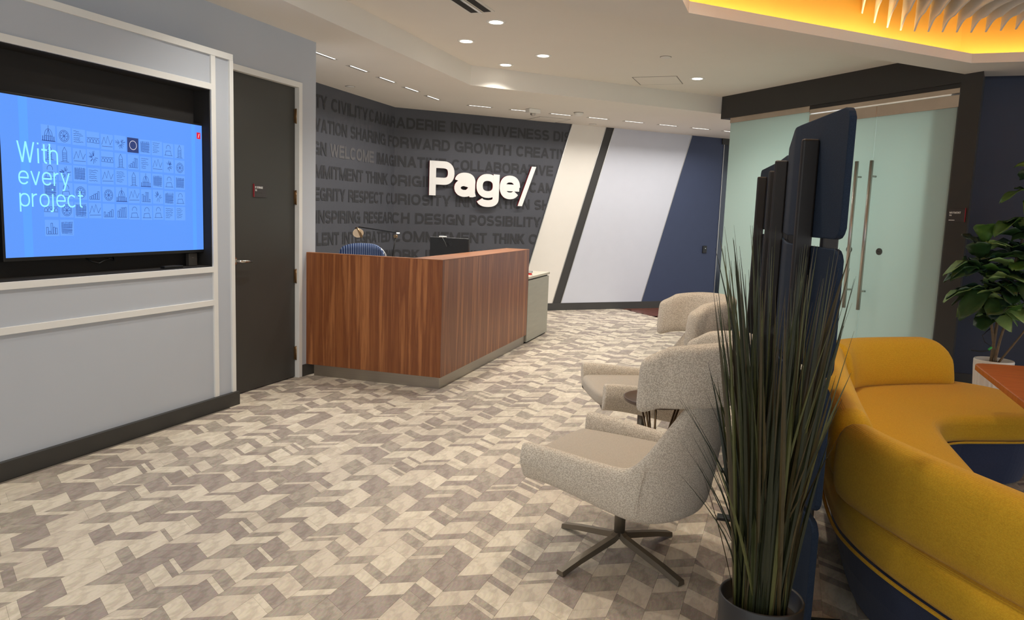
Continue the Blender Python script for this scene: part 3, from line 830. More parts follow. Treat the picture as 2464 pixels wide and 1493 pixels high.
# ---- linear slot lights of the soffit
emission('slot_glow', (255, 250, 240), 5.)
slots = []
for i in range(5):
    slots.append((Vector((-4.105-.03*i, 6.09+.616*i)), Vector((-.004, 1)), LN))
for i in range(8):
    slots.append((Vector((-3.915, 9.31))+Vector((.7015, .71))*.601*i*.995, KD, KN))
nth = ['first', 'second', 'third', 'fourth', 'fifth', 'sixth', 'seventh', 'eighth']
for i, (c, d, nn) in enumerate(slots):
    d = d.normalized(); ang = math.atan2(d.y, d.x)
    lab = ('slim slot light in the low ceiling, %s from the grey wall corner' % nth[i]) if i < 5 else ('slim slot light along the logo wall, %s from the corner with the short wall' % nth[i-5])
    t = thing('slot_light', lab, 'light', (c.x, c.y, ZC), ang, 'slot lights in the low ceiling')
    bm = box_bm(-.172, .172, -.034, -.024, -.004, .004); box_bm(-.172, .172, .024, .034, -.004, .004, bm=bm)
    box_bm(-.172, -.164, -.024, .024, -.004, .004, bm=bm); box_bm(.164, .172, -.024, .024, -.004, .004, bm=bm)
    obj('frame', bm_mesh(bm), mat('slot_frame', (196, 190, 182), .5), t)
    obj('reflector', box(-.164, .164, -.024, .024, -.001, .001), mat('slot_grey', (120, 112, 104), .5), t)
    s = 1 if d.cross(nn) > 0 else -1
    obj('diffuser', box(-.15, .15, .010*s-.006, .010*s+.006, -.003, -.0012), 'slot_glow', t)
    light('slot_beam', 'AREA', (c.x, c.y, ZC-.012), t, SLOT_W, SLOT_COL, .3, R(150), rot=(0, 0, ang), shape='RECTANGLE', size_y=.04)

# ---- other ceiling fittings
t = thing('air_diffuser', 'white slot air diffuser with two black slots in the raised ceiling', 'air vent', (-2.43, 5.45, ZT))
for y0, y1 in ((-.10, .0),):
    pass
obj('frame', bm_mesh(box_bm(-.11, .11, -.6, .31, -.006, .002)), 'white_plastic', t)
for x in (-.055, .055):
    obj('slot', box(x-.03, x+.03, -.58, .29, -.0085, -.005), 'black_matt', t)
obj('blade', box(-.012, .012, -.59, .30, -.014, -.006), 'chrome', t)
def disc(name, label, cat, x, y, z, r, h, dome=False):
    pr = [(r, 0), (r, -h*.5), (r*.9, -h), (.001, -h*1.02)] if not dome else [(r, 0), (r, -h*.3), (r*.85, -h*.7), (r*.55, -h), (.001, -h*1.05)]
    t = thing(name, label, cat, (x, y, z))
    obj('cover', lathe(pr, 28), 'white_plastic', t)
    obj('gap_ring', lathe([(r*1.12, .001), (r*1.12, -.0025), (r*.98, -.0025), (r*.98, .001)], 28), 'slot_grey', t)
disc('sprinkler_cover', 'flat white sprinkler cover beside the square hatch in the raised ceiling', 'sprinkler', -1.284, 7.694, ZT, .05, .008)
disc('sprinkler_cover', 'flat white sprinkler cover over the short lettered wall', 'sprinkler', -4.823, 7.656, ZC, .05, .008)
disc('sprinkler_cover', 'flat white sprinkler cover in front of the white slanted panel', 'sprinkler', -2.903, 11.252, ZC, .05, .008)
disc('smoke_detector', 'white domed smoke detector on the low ceiling near the slanted panels', 'smoke detector', -2.78, 10.0, ZC, .06, .045, True)
t = thing('ceiling_sensor', 'small white box sensor mounted under the low ceiling above the logo', 'sensor', (-3.29, 9.62, ZC), R(45))
obj('housing', box(-.085, .085, -.06, .06, -.055, 0, .008), 'white_plastic', t)
obj('lens', lathe([(.035, -.05), (.035, -.07), (.02, -.085), (.001, -.088)], 20), 'steel', t)
def hatch(label, cx, cy, ang, a, z):
    t = thing('ceiling_hatch', label, 'hatch', (cx, cy, z), ang)
    obj('panel', box(-a, a, -a, a, -.003, .001, .001), 'paint_ceiling', t)
    for q in ((-a-.012, -a-.004, -a-.012, a+.012), (a+.004, a+.012, -a-.012, a+.012), (-a-.004, a+.004, -a-.012, -a-.004), (-a-.004, a+.004, a+.004, a+.012)):
        obj('rim', box(q[0], q[1], q[2], q[3], -.002, .001), 'slot_grey', t)
hatch('square flush access hatch in the raised ceiling near the glass front', -1.57, 8.97, 0, .24, ZT)
hatch('square flush access hatch in the low ceiling above the logo wall', -3.43, 10.69, R(44.7), .235, ZC)

# ================================================================== TELEVISION IN THE NICHE
tv = thing('television', 'wall-mounted flat television showing With every project on a blue screen', 'television', (-3.80, 3.49, 1.13))
TX, TY0, TY1, TZ0, TZ1 = -3.785, 2.772, 4.208, 1.136, 1.968
TY1 = 4.178
obj('casing', box(TX-.045, TX, TY0-.012, TY1+.008, TZ0-.02, TZ1+.012, .003), 'black_plastic', tv, True)
obj('mount', box(XW+.004, TX-.044, 3.2, 3.78, 1.35, 1.75), 'black_matt', tv, True)
scr = obj('screen', mesh_from([(TX+.001, TY0, TZ0), (TX+.001, TY1, TZ0), (TX+.001, TY1, TZ1), (TX+.001, TY0, TZ1)], [(0, 1, 2, 3)]), emission('screen_blue', (92, 152, 250), 1.0), tv, True)
def scr_quad(y0, y1, z0, z1, off):
    return [(TX+off, y0, z0), (TX+off, y1, z0), (TX+off, y1, z1), (TX+off, y0, z1)]
emission('screen_band', (88, 158, 255), 1.05); emission('screen_sheet', (106, 164, 252), 1.0); emission('screen_ink', (34, 62, 152), .8)
emission('screen_type', (150, 238, 255), 1.05); emission('screen_red', (226, 30, 58), 1.0); emission('screen_white', (245, 240, 250), 1.0); emission('screen_dark', (46, 66, 130), .8)
for y0, y1 in ((2.875, 2.925), (4.082, 4.115)):
    obj('light_band', mesh_from(scr_quad(y0, y1, TZ0, TZ1, .0015), [(0, 1, 2, 3)]), 'screen_band', scr, True)
rnd = random.Random(5)
def doodle(y0, y1, z0, z1, kind):
    """thin pen strokes of one pinned sketch, as flat ribbons"""
    vs, fs = [], []
    def line(pts, w=.0010):
        P = [(y0+(y1-y0)*a, z0+(z1-z0)*b) for a, b in pts]
        v2, f2 = [], []
        stroke_quads(P, w, 'B', v2, f2); n = len(vs)
        vs.extend((TX+.003, v.x, v.y) for v in v2); fs.extend(tuple(n+i for i in f) for f in f2)
    arc = lambda cx, cy, r, a0, a1, ry=None: [(cx+r*math.cos(R(a0+(a1-a0)*i/14)), cy+(ry or r)*math.sin(R(a0+(a1-a0)*i/14))) for i in range(15)]
    U = rnd.uniform
    if kind == 0:     # domed building
        line(arc(.5, .35, .27, 180, 0, .42)); line([(.2, .35), (.8, .35)]); line([(.5, .77), (.5, .97)])
        for a in (.35, .5, .65): line([(a, .35), (.5, .75)])
        for a in range(7): line([(.1+a*.13, .05), (.1+a*.13, .33)], .0018)
        line([(.03, .05), (.97, .05)], .002)
    elif kind == 1:   # wheel
        line(arc(.5, .45, .36, 0, 360)); line(arc(.5, .45, .28, 0, 360))
        for a in range(0, 180, 45): line([(.5-.28*math.cos(R(a)), .45-.28*math.sin(R(a))), (.5+.28*math.cos(R(a)), .45+.28*math.sin(R(a)))])
    elif kind == 2:   # handwriting lines
        for j in range(6):
            zz = .85-j*.13; line([(.1+k*.06, zz+U(-.03, .03)) for k in range(int(U(8, 14)))], .0009)
    elif kind == 3:   # peaks
        line([(.05, .3), (.25, .8), (.4, .4), (.55, .9), (.75, .35), (.95, .7)]); line([(.05, .2), (.95, .22)])
    elif kind == 4:   # blocks
        for k in range(5):
            a, h = .1+k*.16, U(.25, .8); line([(a, .12), (a, h), (a+.12, h), (a+.12, .12), (a, .12)])
    elif kind == 5:   # tower
        line([(.35, .05), (.35, .7), (.5, .95), (.65, .7), (.65, .05)]); line([(.2, .05), (.8, .05)])
        for j in range(5): line([(.35, .15+j*.11), (.65, .15+j*.11)])
    elif kind == 6:   # bridge arches
        line([(.0, .6), (1, .62)])
        for k in range(4): line(arc(.14+k*.24, .35, .11, 180, 0, .2))
        line([(.0, .32), (1, .3)])
    elif kind == 7:   # radiating scribble
        for k in range(16):
            a = U(0, 360); line([(.5+.1*math.cos(R(a)), .5+.1*math.sin(R(a))), (.5+U(.25, .45)*math.cos(R(a)), .5+U(.25, .45)*math.sin(R(a)))])
    elif kind == 8:   # cross-hatched picture
        for k in range(13): line([(.1+k*.06, .1+U(0, .1)), (.1+k*.065, .9-U(0, .15))], .0008)
        for k in range(9): line([(.1, .15+k*.085), (.9, .12+k*.09+U(-.05, .05))], .0007)
    elif kind == 9:   # animal or seat outline
        line([(.2, .15), (.25, .45), (.7, .48), (.8, .15)]); line(arc(.5, .68, .2, 200, -20)); line([(.1, .15), (.9, .15)])
    return mesh_from(vs, fs) if vs else None
kinds = [0, 1, 2, 6, 3, 7, -1, 8, 2, 9, 5,  5, 5, 3, 7, 6, 5, 4, 2, 3, 7, 1,  9, 7, 8, 2, 3, 2, 5, 0, 8, 9, 8,  8, 9, 1, 4, 1, 0, 3, 4, 7, 8, 9,  6, 1, 8, 3, 4, 4, 9, 9, 9, 2, 2,  4, 8]
Y0g, Y1g, Ztop = 2.995, 4.022, 1.838
cw = (Y1g-Y0g)/11
for i, kd in enumerate(kinds):
    rr, cc = divmod(i, 11)
    y0 = Y0g+cc*cw+rnd.uniform(0, .003); y1 = y0+cw*.90
    z1 = Ztop-rr*.1005-cc*.0015+rnd.uniform(-.003, .003); z0 = z1-.088
    sh = obj('pinned_sheet', mesh_from(scr_quad(y0, y1, z0, z1, .002), [(0, 1, 2, 3)]), 'screen_dark' if kd < 0 else 'screen_sheet', scr, True)
    me = doodle(y0, y1, z0, z1, kd) if kd >= 0 else None
    if kd < 0:
        rnd_me = []
        vs, fs = [], []; v2, f2 = [], []
        stroke_quads([((y0+y1)/2+.026*math.cos(R(a)), (z0+z1)/2+.026*math.sin(R(a))) for a in range(0, 361, 15)], .0013, 'O', v2, f2)
        me = mesh_from([(TX+.003, v.x, v.y) for v in v2], f2)
        obj('sketch', me, 'screen_white', sh, True)
    elif me:
        obj('sketch', me, 'screen_ink', sh, True)
for tx, y, z, h, wd in (('With', 2.855, 1.632, .108, .235), ('every', 2.857, 1.517, .10, .30), ('project', 2.858, 1.402, .098, .38)):
    me = text_mesh(tx, wd, h, wt=.085, gap=.10)
    obj('caption', map_mesh(me, lambda v: Vector((TX+.004, v.x+y, v.y+z))), 'screen_type', scr, True)
lo = obj('logo_tile', mesh_from(scr_quad(4.128, 4.162, 1.878, 1.92, .003), [(0, 1, 2, 3)]), 'screen_red', scr, True)
me = mesh_from([(TX+.004, 4.139, 1.886), (TX+.004, 4.143, 1.886), (TX+.004, 4.152, 1.912), (TX+.004, 4.148, 1.912)], [(0, 1, 2, 3)])
obj('slash', me, 'screen_white', lo, True)
# bits standing in the niche
t = thing('media_box', 'small upright dark grey media box standing in the niche under the television', 'media player', (-3.79, 4.1, NZ0+.006))
obj('body', box(XW+.03, XW+.06, 4.06, 4.135, NZ0+.0065, 1.112, .003), mat('box_grey', (62, 58, 54), .5), t, True)
obj('indicator', box(XW+.06, XW+.0605, 4.09, 4.10, 1.08, 1.084), 'letter_light', t, True)
t = thing('remote_control', 'flat black remote lying on the niche ledge under the television', 'remote', (-3.75, 3.87, NZ0+.006))
obj('body', box(-3.775, -3.735, 3.78, 3.94, NZ0+.0065, NZ0+.022, .004), 'black_plastic', t, True)
obj('button_pad', box(-3.768, -3.742, 3.80, 3.90, NZ0+.022, NZ0+.0232), 'box_grey', t, True)
tag(obj('cable_loop', bm_mesh(tube_bm([(-3.848, 3.30, 1.108), (-3.82, 3.32, 1.09), (-3.80, 3.35, 1.08), (-3.80, 3.38, 1.095), (-3.81, 3.43, 1.105), (-3.82, 3.47, 1.09), (-3.848, 3.49, 1.108)], .004, 8)), 'black_plastic'), 'short black cable looping below the television', 'cable')

# ================================================================== RECEPTION DESK
ramp_noise('walnut', [(100, 54, 30), (150, 92, 52), (124, 71, 40), (176, 114, 68), (138, 82, 47)], 3.2, (4.2, 4.2, .16), .38, 9, spec=.4, dist=.25)
ramp_noise('walnut_top', [(122, 74, 44), (160, 102, 62), (138, 86, 52), (176, 118, 74)], 3.2, (5, .3, 4), .35, 9, spec=.4, dist=.2)
RZ = R(2.7)
dk = thing('reception_desk', 'L-shaped walnut reception desk with a steel toe kick', 'desk', (-2.607, 5.53, 0), RZ)
# local: x<0 runs to the left wall, y>0 runs away
DH, TK = 1.062, .098
obj('front_panel', box(-1.262, -.045, 0, .045, TK, DH, .0015), 'walnut', dk)
obj('side_panel', box(-.045, 0, 0, 2.5, TK, DH, .0015), 'walnut', dk)
obj('transaction_top', box(-.27, 0, .0, 2.5, DH, DH+.006, .001), 'walnut_top', dk)
obj('front_cap', box(-1.262, -.27, 0, .05, DH, DH+.006, .001), 'walnut_top', dk)
obj('inner_panel', box(-.27, -.25, .05, 2.5, TK, DH, .001), 'walnut', dk)
obj('end_panel', box(-.25, -.045, 2.47, 2.5, TK, DH, .001), 'walnut', dk)
obj('work_surface', box(-1.2, -.27, .05, .75, .71, .74, .002), mat('laminate_grey', (188, 182, 170), .5), dk)
obj('work_surface', box(-.95, -.27, .75, 2.5, .71, .74, .002), 'laminate_grey', dk)
obj('toe_kick', box(-1.19, -.018, .02, .035, 0, TK), mat('brushed_steel', (170, 163, 152), .38, metal=1., var=.04, vscale=20, stretch=(.1, .1, 6)), dk)
obj('toe_kick', box(-.033, -.018, .035, 2.47, 0, TK), 'brushed_steel', dk)
# storage unit at the end of the desk
cb = thing('storage_cabinet', 'low grey laminate cabinet at the far end of the walnut desk', 'cabinet', (-2.607, 5.53, 0), RZ)
mat('cabinet_grey', (176, 172, 158), .5, var=.05, vscale=3, stretch=(1, 1, 8))
obj('body', box(-.60, .004, 2.505, 3.40, .015, .715, .002), 'cabinet_grey', cb)
obj('worktop', box(-.62, .006, 2.505, 3.435, .73, .757, .002), mat('worktop_cream', (206, 198, 180), .45, var=.04), cb)
obj('shadow_gap', box(-.58, -.012, 2.51, 3.38, .714, .731), 'black_matt', cb)
obj('plinth', box(-.57, -.012, 2.53, 3.38, 0, .016), 'black_matt', cb)
MWd = MW['reception_desk']
def dl(x, y, z):
    return tuple(MWd @ Vector((x, y, z)))
ch = thing('card_holder', 'small clear card holder with red cards on the grey cabinet', 'card holder', dl(-.075, 2.75, .757), RZ)
obj('cards', box(-.04, .04, -.02, .02, .004, .024), mat('card_red', (226, 40, 40), .5), ch)
obj('tray', bm_mesh(box_bm(-.047, .047, -.028, .028, 0, .005)), 'white_plastic', ch)
obj('lid', box(-.047, .047, -.028, .028, .03, .05, .003), mat('acrylic', (196, 200, 200), .1, var=.02), ch)
tag(obj('brochure', box(-.34, -.14, 2.56, 2.68, .7575, .762), mat('brochure_red', (150, 70, 70), .5)), 'thin reddish brochure lying on the grey cabinet by the desk end', 'brochure')
bpy.data.objects['brochure'].matrix_world = MWd

# monitor seen from behind
mo = thing('computer_monitor', 'black computer monitor with hp badge seen from behind over the desk', 'monitor', (-3.185, 6.9, .7405), R(-7))
bm = box_bm(-.225, .225, -.012, .02, .19, .455, .006)
obj('back_shell', bm_mesh(bm), 'black_plastic', mo)
obj('stand_neck', box(-.035, .035, .02, .05, .015, .33, .004), 'black_plastic', mo)
obj('stand_foot', box(-.12, .12, -.08, .12, 0, .015, .004), 'black_plastic', mo)
# badge: ring with two slanted letters
v2, f2 = [], []
stroke_quads([(.026*math.cos(R(a)), .026*math.sin(R(a))) for a in range(0, 361, 15)], .002, 'O', v2, f2)
bd = obj('badge', mesh_from([(.01+v.x, -.0135, .395+v.y) for v in v2], f2), mat('badge_grey', (66, 66, 68), .3, metal=.6), mo)
v2, f2 = [], []
for pts in ([(-.012, -.018), (-.003, .02)], [(-.0085, -.002), (-.003, .008), (.001, .006), (-.003, -.014)], [(.002, -.022), (.010, .010)], [(.0085, .006), (.016, .008), (.014, -.010), (.006, -.012)]):
    stroke_quads(pts, .0019, 'B', v2, f2)
obj('badge_letters', mesh_from([(.01+v.x, -.0137, .395+v.y) for v in v2], f2), 'badge_grey', bd)
wc = thing('webcam', 'small webcam with a thin cable clipped on top of the black monitor', 'webcam', (-3.26, 6.9, 1.196), R(-7))
obj('body', box(-.035, .03, -.02, .03, .0, .012, .004), 'white_plastic', wc)
obj('cable', tube([(0, -.018, .006), (.02, -.03, -.01), (.045, -.025, -.05), (.06, -.02, -.09)], .0022, 6), 'lock_grey', wc)

# task lamp
la = thing('task_lamp', 'slim black articulated task lamp with a round head behind the desk', 'lamp', (-4.0, 7.2, .74))
obj('base', lathe([(.09, 0), (.09, .012), (.02, .018), (.001, .018)], 28), 'black_plastic', la)
po = obj('lower_arm', tube([(0, 0, .015), (.015, 0, .25), (.045, 0, .42)], .008, 10), 'black_plastic', la)
obj('joint', cyl((.045, -.015, .43), (.045, .015, .43), .018, n=16), 'bronze', la)
bm = box_bm(-.41, .08, -.012, .012, -.006, .006, .003)
bmesh.ops.transform(bm, matrix=Matrix.Translation((.0, 0, .475)) @ Matrix.Rotation(R(5.2), 4, 'Y'), verts=bm.verts[:])
up = obj('upper_arm', bm_mesh(bm), 'black_plastic', la)
obj('tip_light', box(.06, .085, -.013, .013, .46, .472), emission('lamp_tip', (255, 244, 230), 2.0), up)
hd = cyl_bm((-.41, -.002, .43), (-.402, .006, .437), .062, n=28)
obj('lamp_head', bm_mesh(cyl_bm((-.412, -.006, .447), (-.402, .004, .455), .066, n=28)), 'bronze', la)
obj('lamp_disc', bm_mesh(cyl_bm((-.4092, -.0105, .4435), (-.4122, -.0065, .4468), .058, n=28)), mat('lamp_face', (190, 172, 150), .4, emit=(255, 220, 180), estr=.25), la)

# blue task chair behind the desk
bc = thing('office_chair', 'office chair with a blue pinstriped backrest behind the walnut desk', 'chair', (-4.26, 7.05, 0), R(4))
m = ramp_noise('stripe_blue', [(30, 46, 84), (34, 52, 96), (52, 70, 112)], 5, (1, 1, 1), .8)
nt = m.node_tree; b_ = nt.nodes['Principled BSDF']; tc = [n_ for n_ in nt.nodes if n_.type == 'TEX_COORD'][0]
wv = nt.nodes.new('ShaderNodeTexWave'); wv.inputs['Scale'].default_value = 13; wv.inputs['Distortion'].default_value = .1
nt.links.new(tc.outputs['Object'], wv.inputs['Vector'])
rp = nt.nodes.new('ShaderNodeValToRGB'); rp.color_ramp.elements[0].position = .74; rp.color_ramp.elements[0].color = (*lin((34, 54, 100)), 1)
rp.color_ramp.elements[1].position = .86; rp.color_ramp.elements[1].color = (*lin((142, 158, 182)), 1)
nt.links.new(wv.outputs[1], rp.inputs[0]); nt.links.new(rp.outputs[0], b_.inputs['Base Color'])
def back_surface(w, z0, z1, thick, bow):
    vs, fs = [], []
    nx, nz = 16, 10
    for f_ in (0, 1):
        for j in range(nz+1):
            for i in range(nx+1):
                u, v = i/nx*2-1, j/nz
                z = z0+(z1-z0)*v
                hw = w*(1-.16*max(0, (v-.8)/.2)**2.2)*(1-.15*max(0, (.3-v)/.3)**2)
                zz = z-.045*(abs(u)**3)*(v > .6)*((v-.6)/.4)
                vs.append((u*hw, bow*u*u*-1+(thick if f_ else 0)*(1-.6*abs(u)**6), zz))
    N = (nx+1)*(nz+1)
    for j in range(nz):
        for i in range(nx):
            a = j*(nx+1)+i
            fs.append((a, a+1, a+nx+2, a+nx+1)); fs.append((N+a, N+a+nx+1, N+a+nx+2, N+a+1))
    rim = [i for i in range(nx+1)]+[j*(nx+1)+nx for j in range(1, nz+1)]+[nz*(nx+1)+i for i in range(nx-1, -1, -1)]+[j*(nx+1) for j in range(nz-1, 0, -1)]
    for k in range(len(rim)):
        a, c = rim[k], rim[(k+1) % len(rim)]
        fs.append((a, N+a, N+c, c))
    return mesh_from(vs, fs, smooth=True)
obj('backrest', back_surface(.265, .52, 1.085, .05, .05), 'stripe_blue', bc)
fr_ = obj('back_frame', back_surface(.275, .50, 1.07, .02, .05), mat('frame_silver', (190, 190, 188), .35, metal=.7), bc); fr_.location = (0, .048, 0)
obj('seat', bm_mesh(prism(chaikin([(-.25, -.46), (.25, -.46), (.26, 0), (-.26, 0)], 2), .44, .52, .025)), 'stripe_blue', bc)
obj('column', cyl((0, -.22, .06), (0, -.22, .44), .03), 'black_plastic', bc)
for k in range(5):
    a = R(72*k+10)
    lg_ = obj('leg', tube([(0, -.22, .1), (.30*math.cos(a), -.22+.30*math.sin(a), .065)], [.028, .018], 8), 'black_plastic', bc)
    obj('caster', cyl((.30*math.cos(a)-.02, -.22+.30*math.sin(a), .029), (.30*math.cos(a)+.02, -.22+.30*math.sin(a), .029), .029, n=16), 'black_plastic', lg_)

# ================================================================== LOUNGE CHAIRS
def fabric(name, c0, c1, bscale, bump, sheen=.2):
    m = ramp_noise(name, [c0, c1, c0, c1], bscale, (1, 1, 1), .9, 3, spec=.2, sheen=sheen)
    nt = m.node_tree; b = nt.nodes['Principled BSDF']
    nz = [n for n in nt.nodes if n.type == 'TEX_NOISE'][0]
    bp = nt.nodes.new('ShaderNodeBump'); bp.inputs['Strength'].default_value = bump; bp.inputs['Distance'].default_value = .004
    nt.links.new(nz.outputs[0], bp.inputs['Height']); nt.links.new(bp.outputs[0], b.inputs['Normal'])
    return m
fabric('boucle', (178, 164, 146), (240, 231, 216), 230, .9)
fabric('seat_wool', (172, 161, 147), (194, 183, 168), 300, .35)
mat('pewter', (128, 120, 108), .42, metal=.85, var=.04)
def sstep(a, b, x):
    t = max(0, min(1, (x-a)/(b-a))); return t*t*(3-2*t)
def chair_shell():
    """bucket with arms and back: cross-sections fanned round a U-shaped plan, +x is the front"""
    NT = 45; secs = []
    wd, xf, xb = .335, .32, -.25
    for i in range(NT):
        u = i/(NT-1)*2-1          # -1 front of right arm .. 0 back .. 1 front of left arm
        s = 1 if u > 0 else -1; a = abs(u)
        # plan point on a rounded U
        if a > .42:
            k = (a-.42)/.58; px = xb+.13+(xf-xb-.13)*k; py = wd*(1-.04*(1-k))
            nx, ny = 0, 1
        else:
            th = (a/.42)*math.pi/2; px = xb+.13-.25*math.cos(th); py = wd*.96*math.sin(th)
            nx, ny = -math.cos(th), math.sin(th)
        py *= s; ny *= s
        back = sstep(.46, .14, a)
        top = .495+.03*sstep(.4, 1, a)+(.86-.495)*sstep(.41, .10, a)
        zb = .36-.09*sstep(1., .25, a)
        lean = .0+.17*back
        fl = .035*(1-back)
        def P(z, off):
            h = max(0, z-.45)
            return Vector((px+nx*off-lean*h*1.0+.0, py+ny*off+ny*fl*h, z))
        th_ = .062-.018*back
        bx = max(-.12, min(px, .28))
        r_ = .07
        pr = [Vector((bx, 0, zb-.01*back)), Vector((bx+(px-bx)*.5, py*.5, zb-.005)), Vector((px-nx*-.0+(-nx)*r_*.9, py-ny*r_*.9, zb)), P(zb+.012, -.02), P(zb+.07, .0),
              P(zb+(top-zb)*.5, .012), P(top-.04, .004), P(top-.008, -.008), P(top, -.022), P(top-.002, -th_+.018), P(top-.014, -th_+.004), P(top-.05, -th_),
              P(max(.42, top-.16), -th_), P(.40, -th_-.005)]
        secs.append(pr)
    n = len(secs[0]); vs = [tuple(p) for s in secs for p in s]; fs = []
    for i in range(NT-1):
        for j in range(n-1):
            a = i*n+j; fs.append((a, a+1, a+n+1, a+n))
    for base in (0, (NT-1)*n):   # arm fronts
        c = tuple(range(base+2, base+n))
        fs.append(c if base else c[::-1])
    bm = bmesh.new(); me = mesh_from(vs, fs); bm.from_mesh(me)
    bmesh.ops.remove_doubles(bm, verts=bm.verts[:], dist=.0008)
    fe = [e for e in bm.edges if len(e.link_faces) == 2 and any(len(f.verts) > 6 for f in e.link_faces)]
    bmesh.ops.bevel(bm, geom=fe, offset=.012, segments=3, profile=.5, affect='EDGES')
    return bm_mesh(bm, True)
def head_wing():
    """headrest band wrapping the back, with forward wings"""
    secs = []; NT = 33
    for i in range(NT):
        u = i/(NT-1)*2-1; a = abs(u); s = 1 if u > 0 else -1
        th = min(a/.5, 1)*math.pi/2
        if a <= .5:
            px = -.235-.215*math.cos(th); py = .245*math.sin(th); nx, ny = -math.cos(th), math.sin(th)
        else:
            k = (a-.5)/.5; px = -.235+.085*k; py = .245+.035*k; nx, ny = -.25, .97
        py *= s; ny *= s
        zt = 1.005-.055*sstep(.2, 1, a)+.01*math.cos(u*3); zb = .755-.035*sstep(.2, 1, a)
        e = 1.0
        if i in (0, NT-1): e = .0
        if i in (1, NT-2): e = .62
        if i in (2, NT-3): e = .92
        th_ = .052*(.35+.65*e); zc = (zt+zb)/2; hh = (zt-zb)/2*(.80+.20*e)
        ring = []
        for k in range(16):
            q = 2*math.pi*k/16; c, sn = math.cos(q), math.sin(q)
            o_ = th_*math.copysign(abs(c)**.55, c); z_ = zc+hh*math.copysign(abs(sn)**.5, sn)
            lean = .16*(z_-.755)
            ring.append((px+nx*o_-lean*(1-.6*a), py+ny*o_+.05*ny*(z_-.755), z_))
        secs.append(ring)
    n = 16; vs = [p for r in secs for p in r]; fs = []
    for i in range(NT-1):
        for k in range(n):
            fs.append((i*n+k, i*n+(k+1) % n, (i+1)*n+(k+1) % n, (i+1)*n+k))
    fs.append(tuple(range(n))[::-1]); fs.append(tuple(range((NT-1)*n, NT*n)))
    return mesh_from(vs, fs, smooth=True)
def star_leg(ang, r=.345):
    bm = bmesh.new(); d = Vector((math.cos(ang), math.sin(ang), 0)); s = Vector((-d.y, d.x, 0))
    rings = []
    for t_, zt, h_, w_ in ((.0, .118, .03, .016), (.12, .095, .026, .016), (.7, .05, .022, .018), (1., .022, .02, .02)):
        p = d*r*t_
        rings.append([bm.verts.new(p+s*w_*a+Vector((0, 0, zt-h_*b))) for a, b in ((-1, 1), (1, 1), (.8, 0), (-.8, 0))])
    for A, B in zip(rings, rings[1:]):
        for k in range(4):
            bm.faces.new((A[k], A[(k+1) % 4], B[(k+1) % 4], B[k]))
    bm.faces.new(rings[0][::-1]); bm.faces.new(rings[-1])
    return bm_mesh(bm)
shell_me, wing_me = chair_shell(), head_wing()
seat_me = bm_mesh(prism(chaikin([(-.22, -.2), (-.12, -.27), (.27, -.268), (.335, -.25), (.345, 0), (.335, .25), (.27, .268), (-.12, .27), (-.22, .2)], 2), .375, .458, .028, 4), True)
def lounge_chair(label, loc, face, leg0):
    rz = math.atan2(face[1], face[0])
    t = thing('lounge_chair', label, 'chair', (*loc, 0), rz, 'beige lounge chairs')
    sh = obj('shell', shell_me if shell_me.users == 0 else shell_me.copy(), 'boucle', t, sub=1)
    hw = obj('headrest', wing_me if wing_me.users == 0 else wing_me.copy(), 'boucle', t, sub=1)
    obj('seat_cushion', seat_me if seat_me.users == 0 else seat_me.copy(), 'seat_wool', t)
    me = bpy.data.meshes.new('x'); 
    obj('column', cyl((0, 0, .09), (0, 0, .30), .024, .024, 24), 'pewter', t)
    for k in range(4):
        obj('leg', star_leg(leg0+k*math.pi/2-rz), 'pewter', t)
    # seams along the shell side and piping under the headrest
    seam = []
    for i in range(12):
        k = i/11
        seam.append((-.20-.10*k*k+.005, .30-.02*k, .33+.40*k))
    for s in (1, -1):
        obj('seam', tube([(x, (y+.026)*s, z) for x, y, z in seam[:6]], .0025, 6), 'boucle', sh)
    return t
lounge_chair('beige boucle swivel lounge chair nearest the viewpoint, seen from its side', (-.60, 3.13), (-.975, .19), math.atan2(2.83-3.13, -.78+.6))
lounge_chair('beige boucle swivel lounge chair behind the nearer one, turned toward the viewpoint', (-.775, 4.54), (-.88, -.44), R(20))

# small round side table between the chairs
st = thing('side_table', 'small round dark brown side table with wire legs between the lounge chairs', 'side table', (-.56, 3.74, 0))
mat('table_brown', (92, 76, 66), .45, var=.05)
obj('tabletop', lathe([(.14, .545), (.165, .553), (.172, .572), (.166, .573), (.160, .566), (.001, .565)], 40), 'table_brown', st)
for k in range(3):
    a = R(120*k+20)
    p = lambda r_, z, da=0: (r_*math.cos(a+da), r_*math.sin(a+da), z)
    obj('leg', tube([p(.11, .548, -.25), p(.03, .28, -.1), p(.14, .006, -.2), p(.14, .006, .2), p(.03, .28, .1), p(.11, .548, .25)], .0055, 8), 'bronze', st)

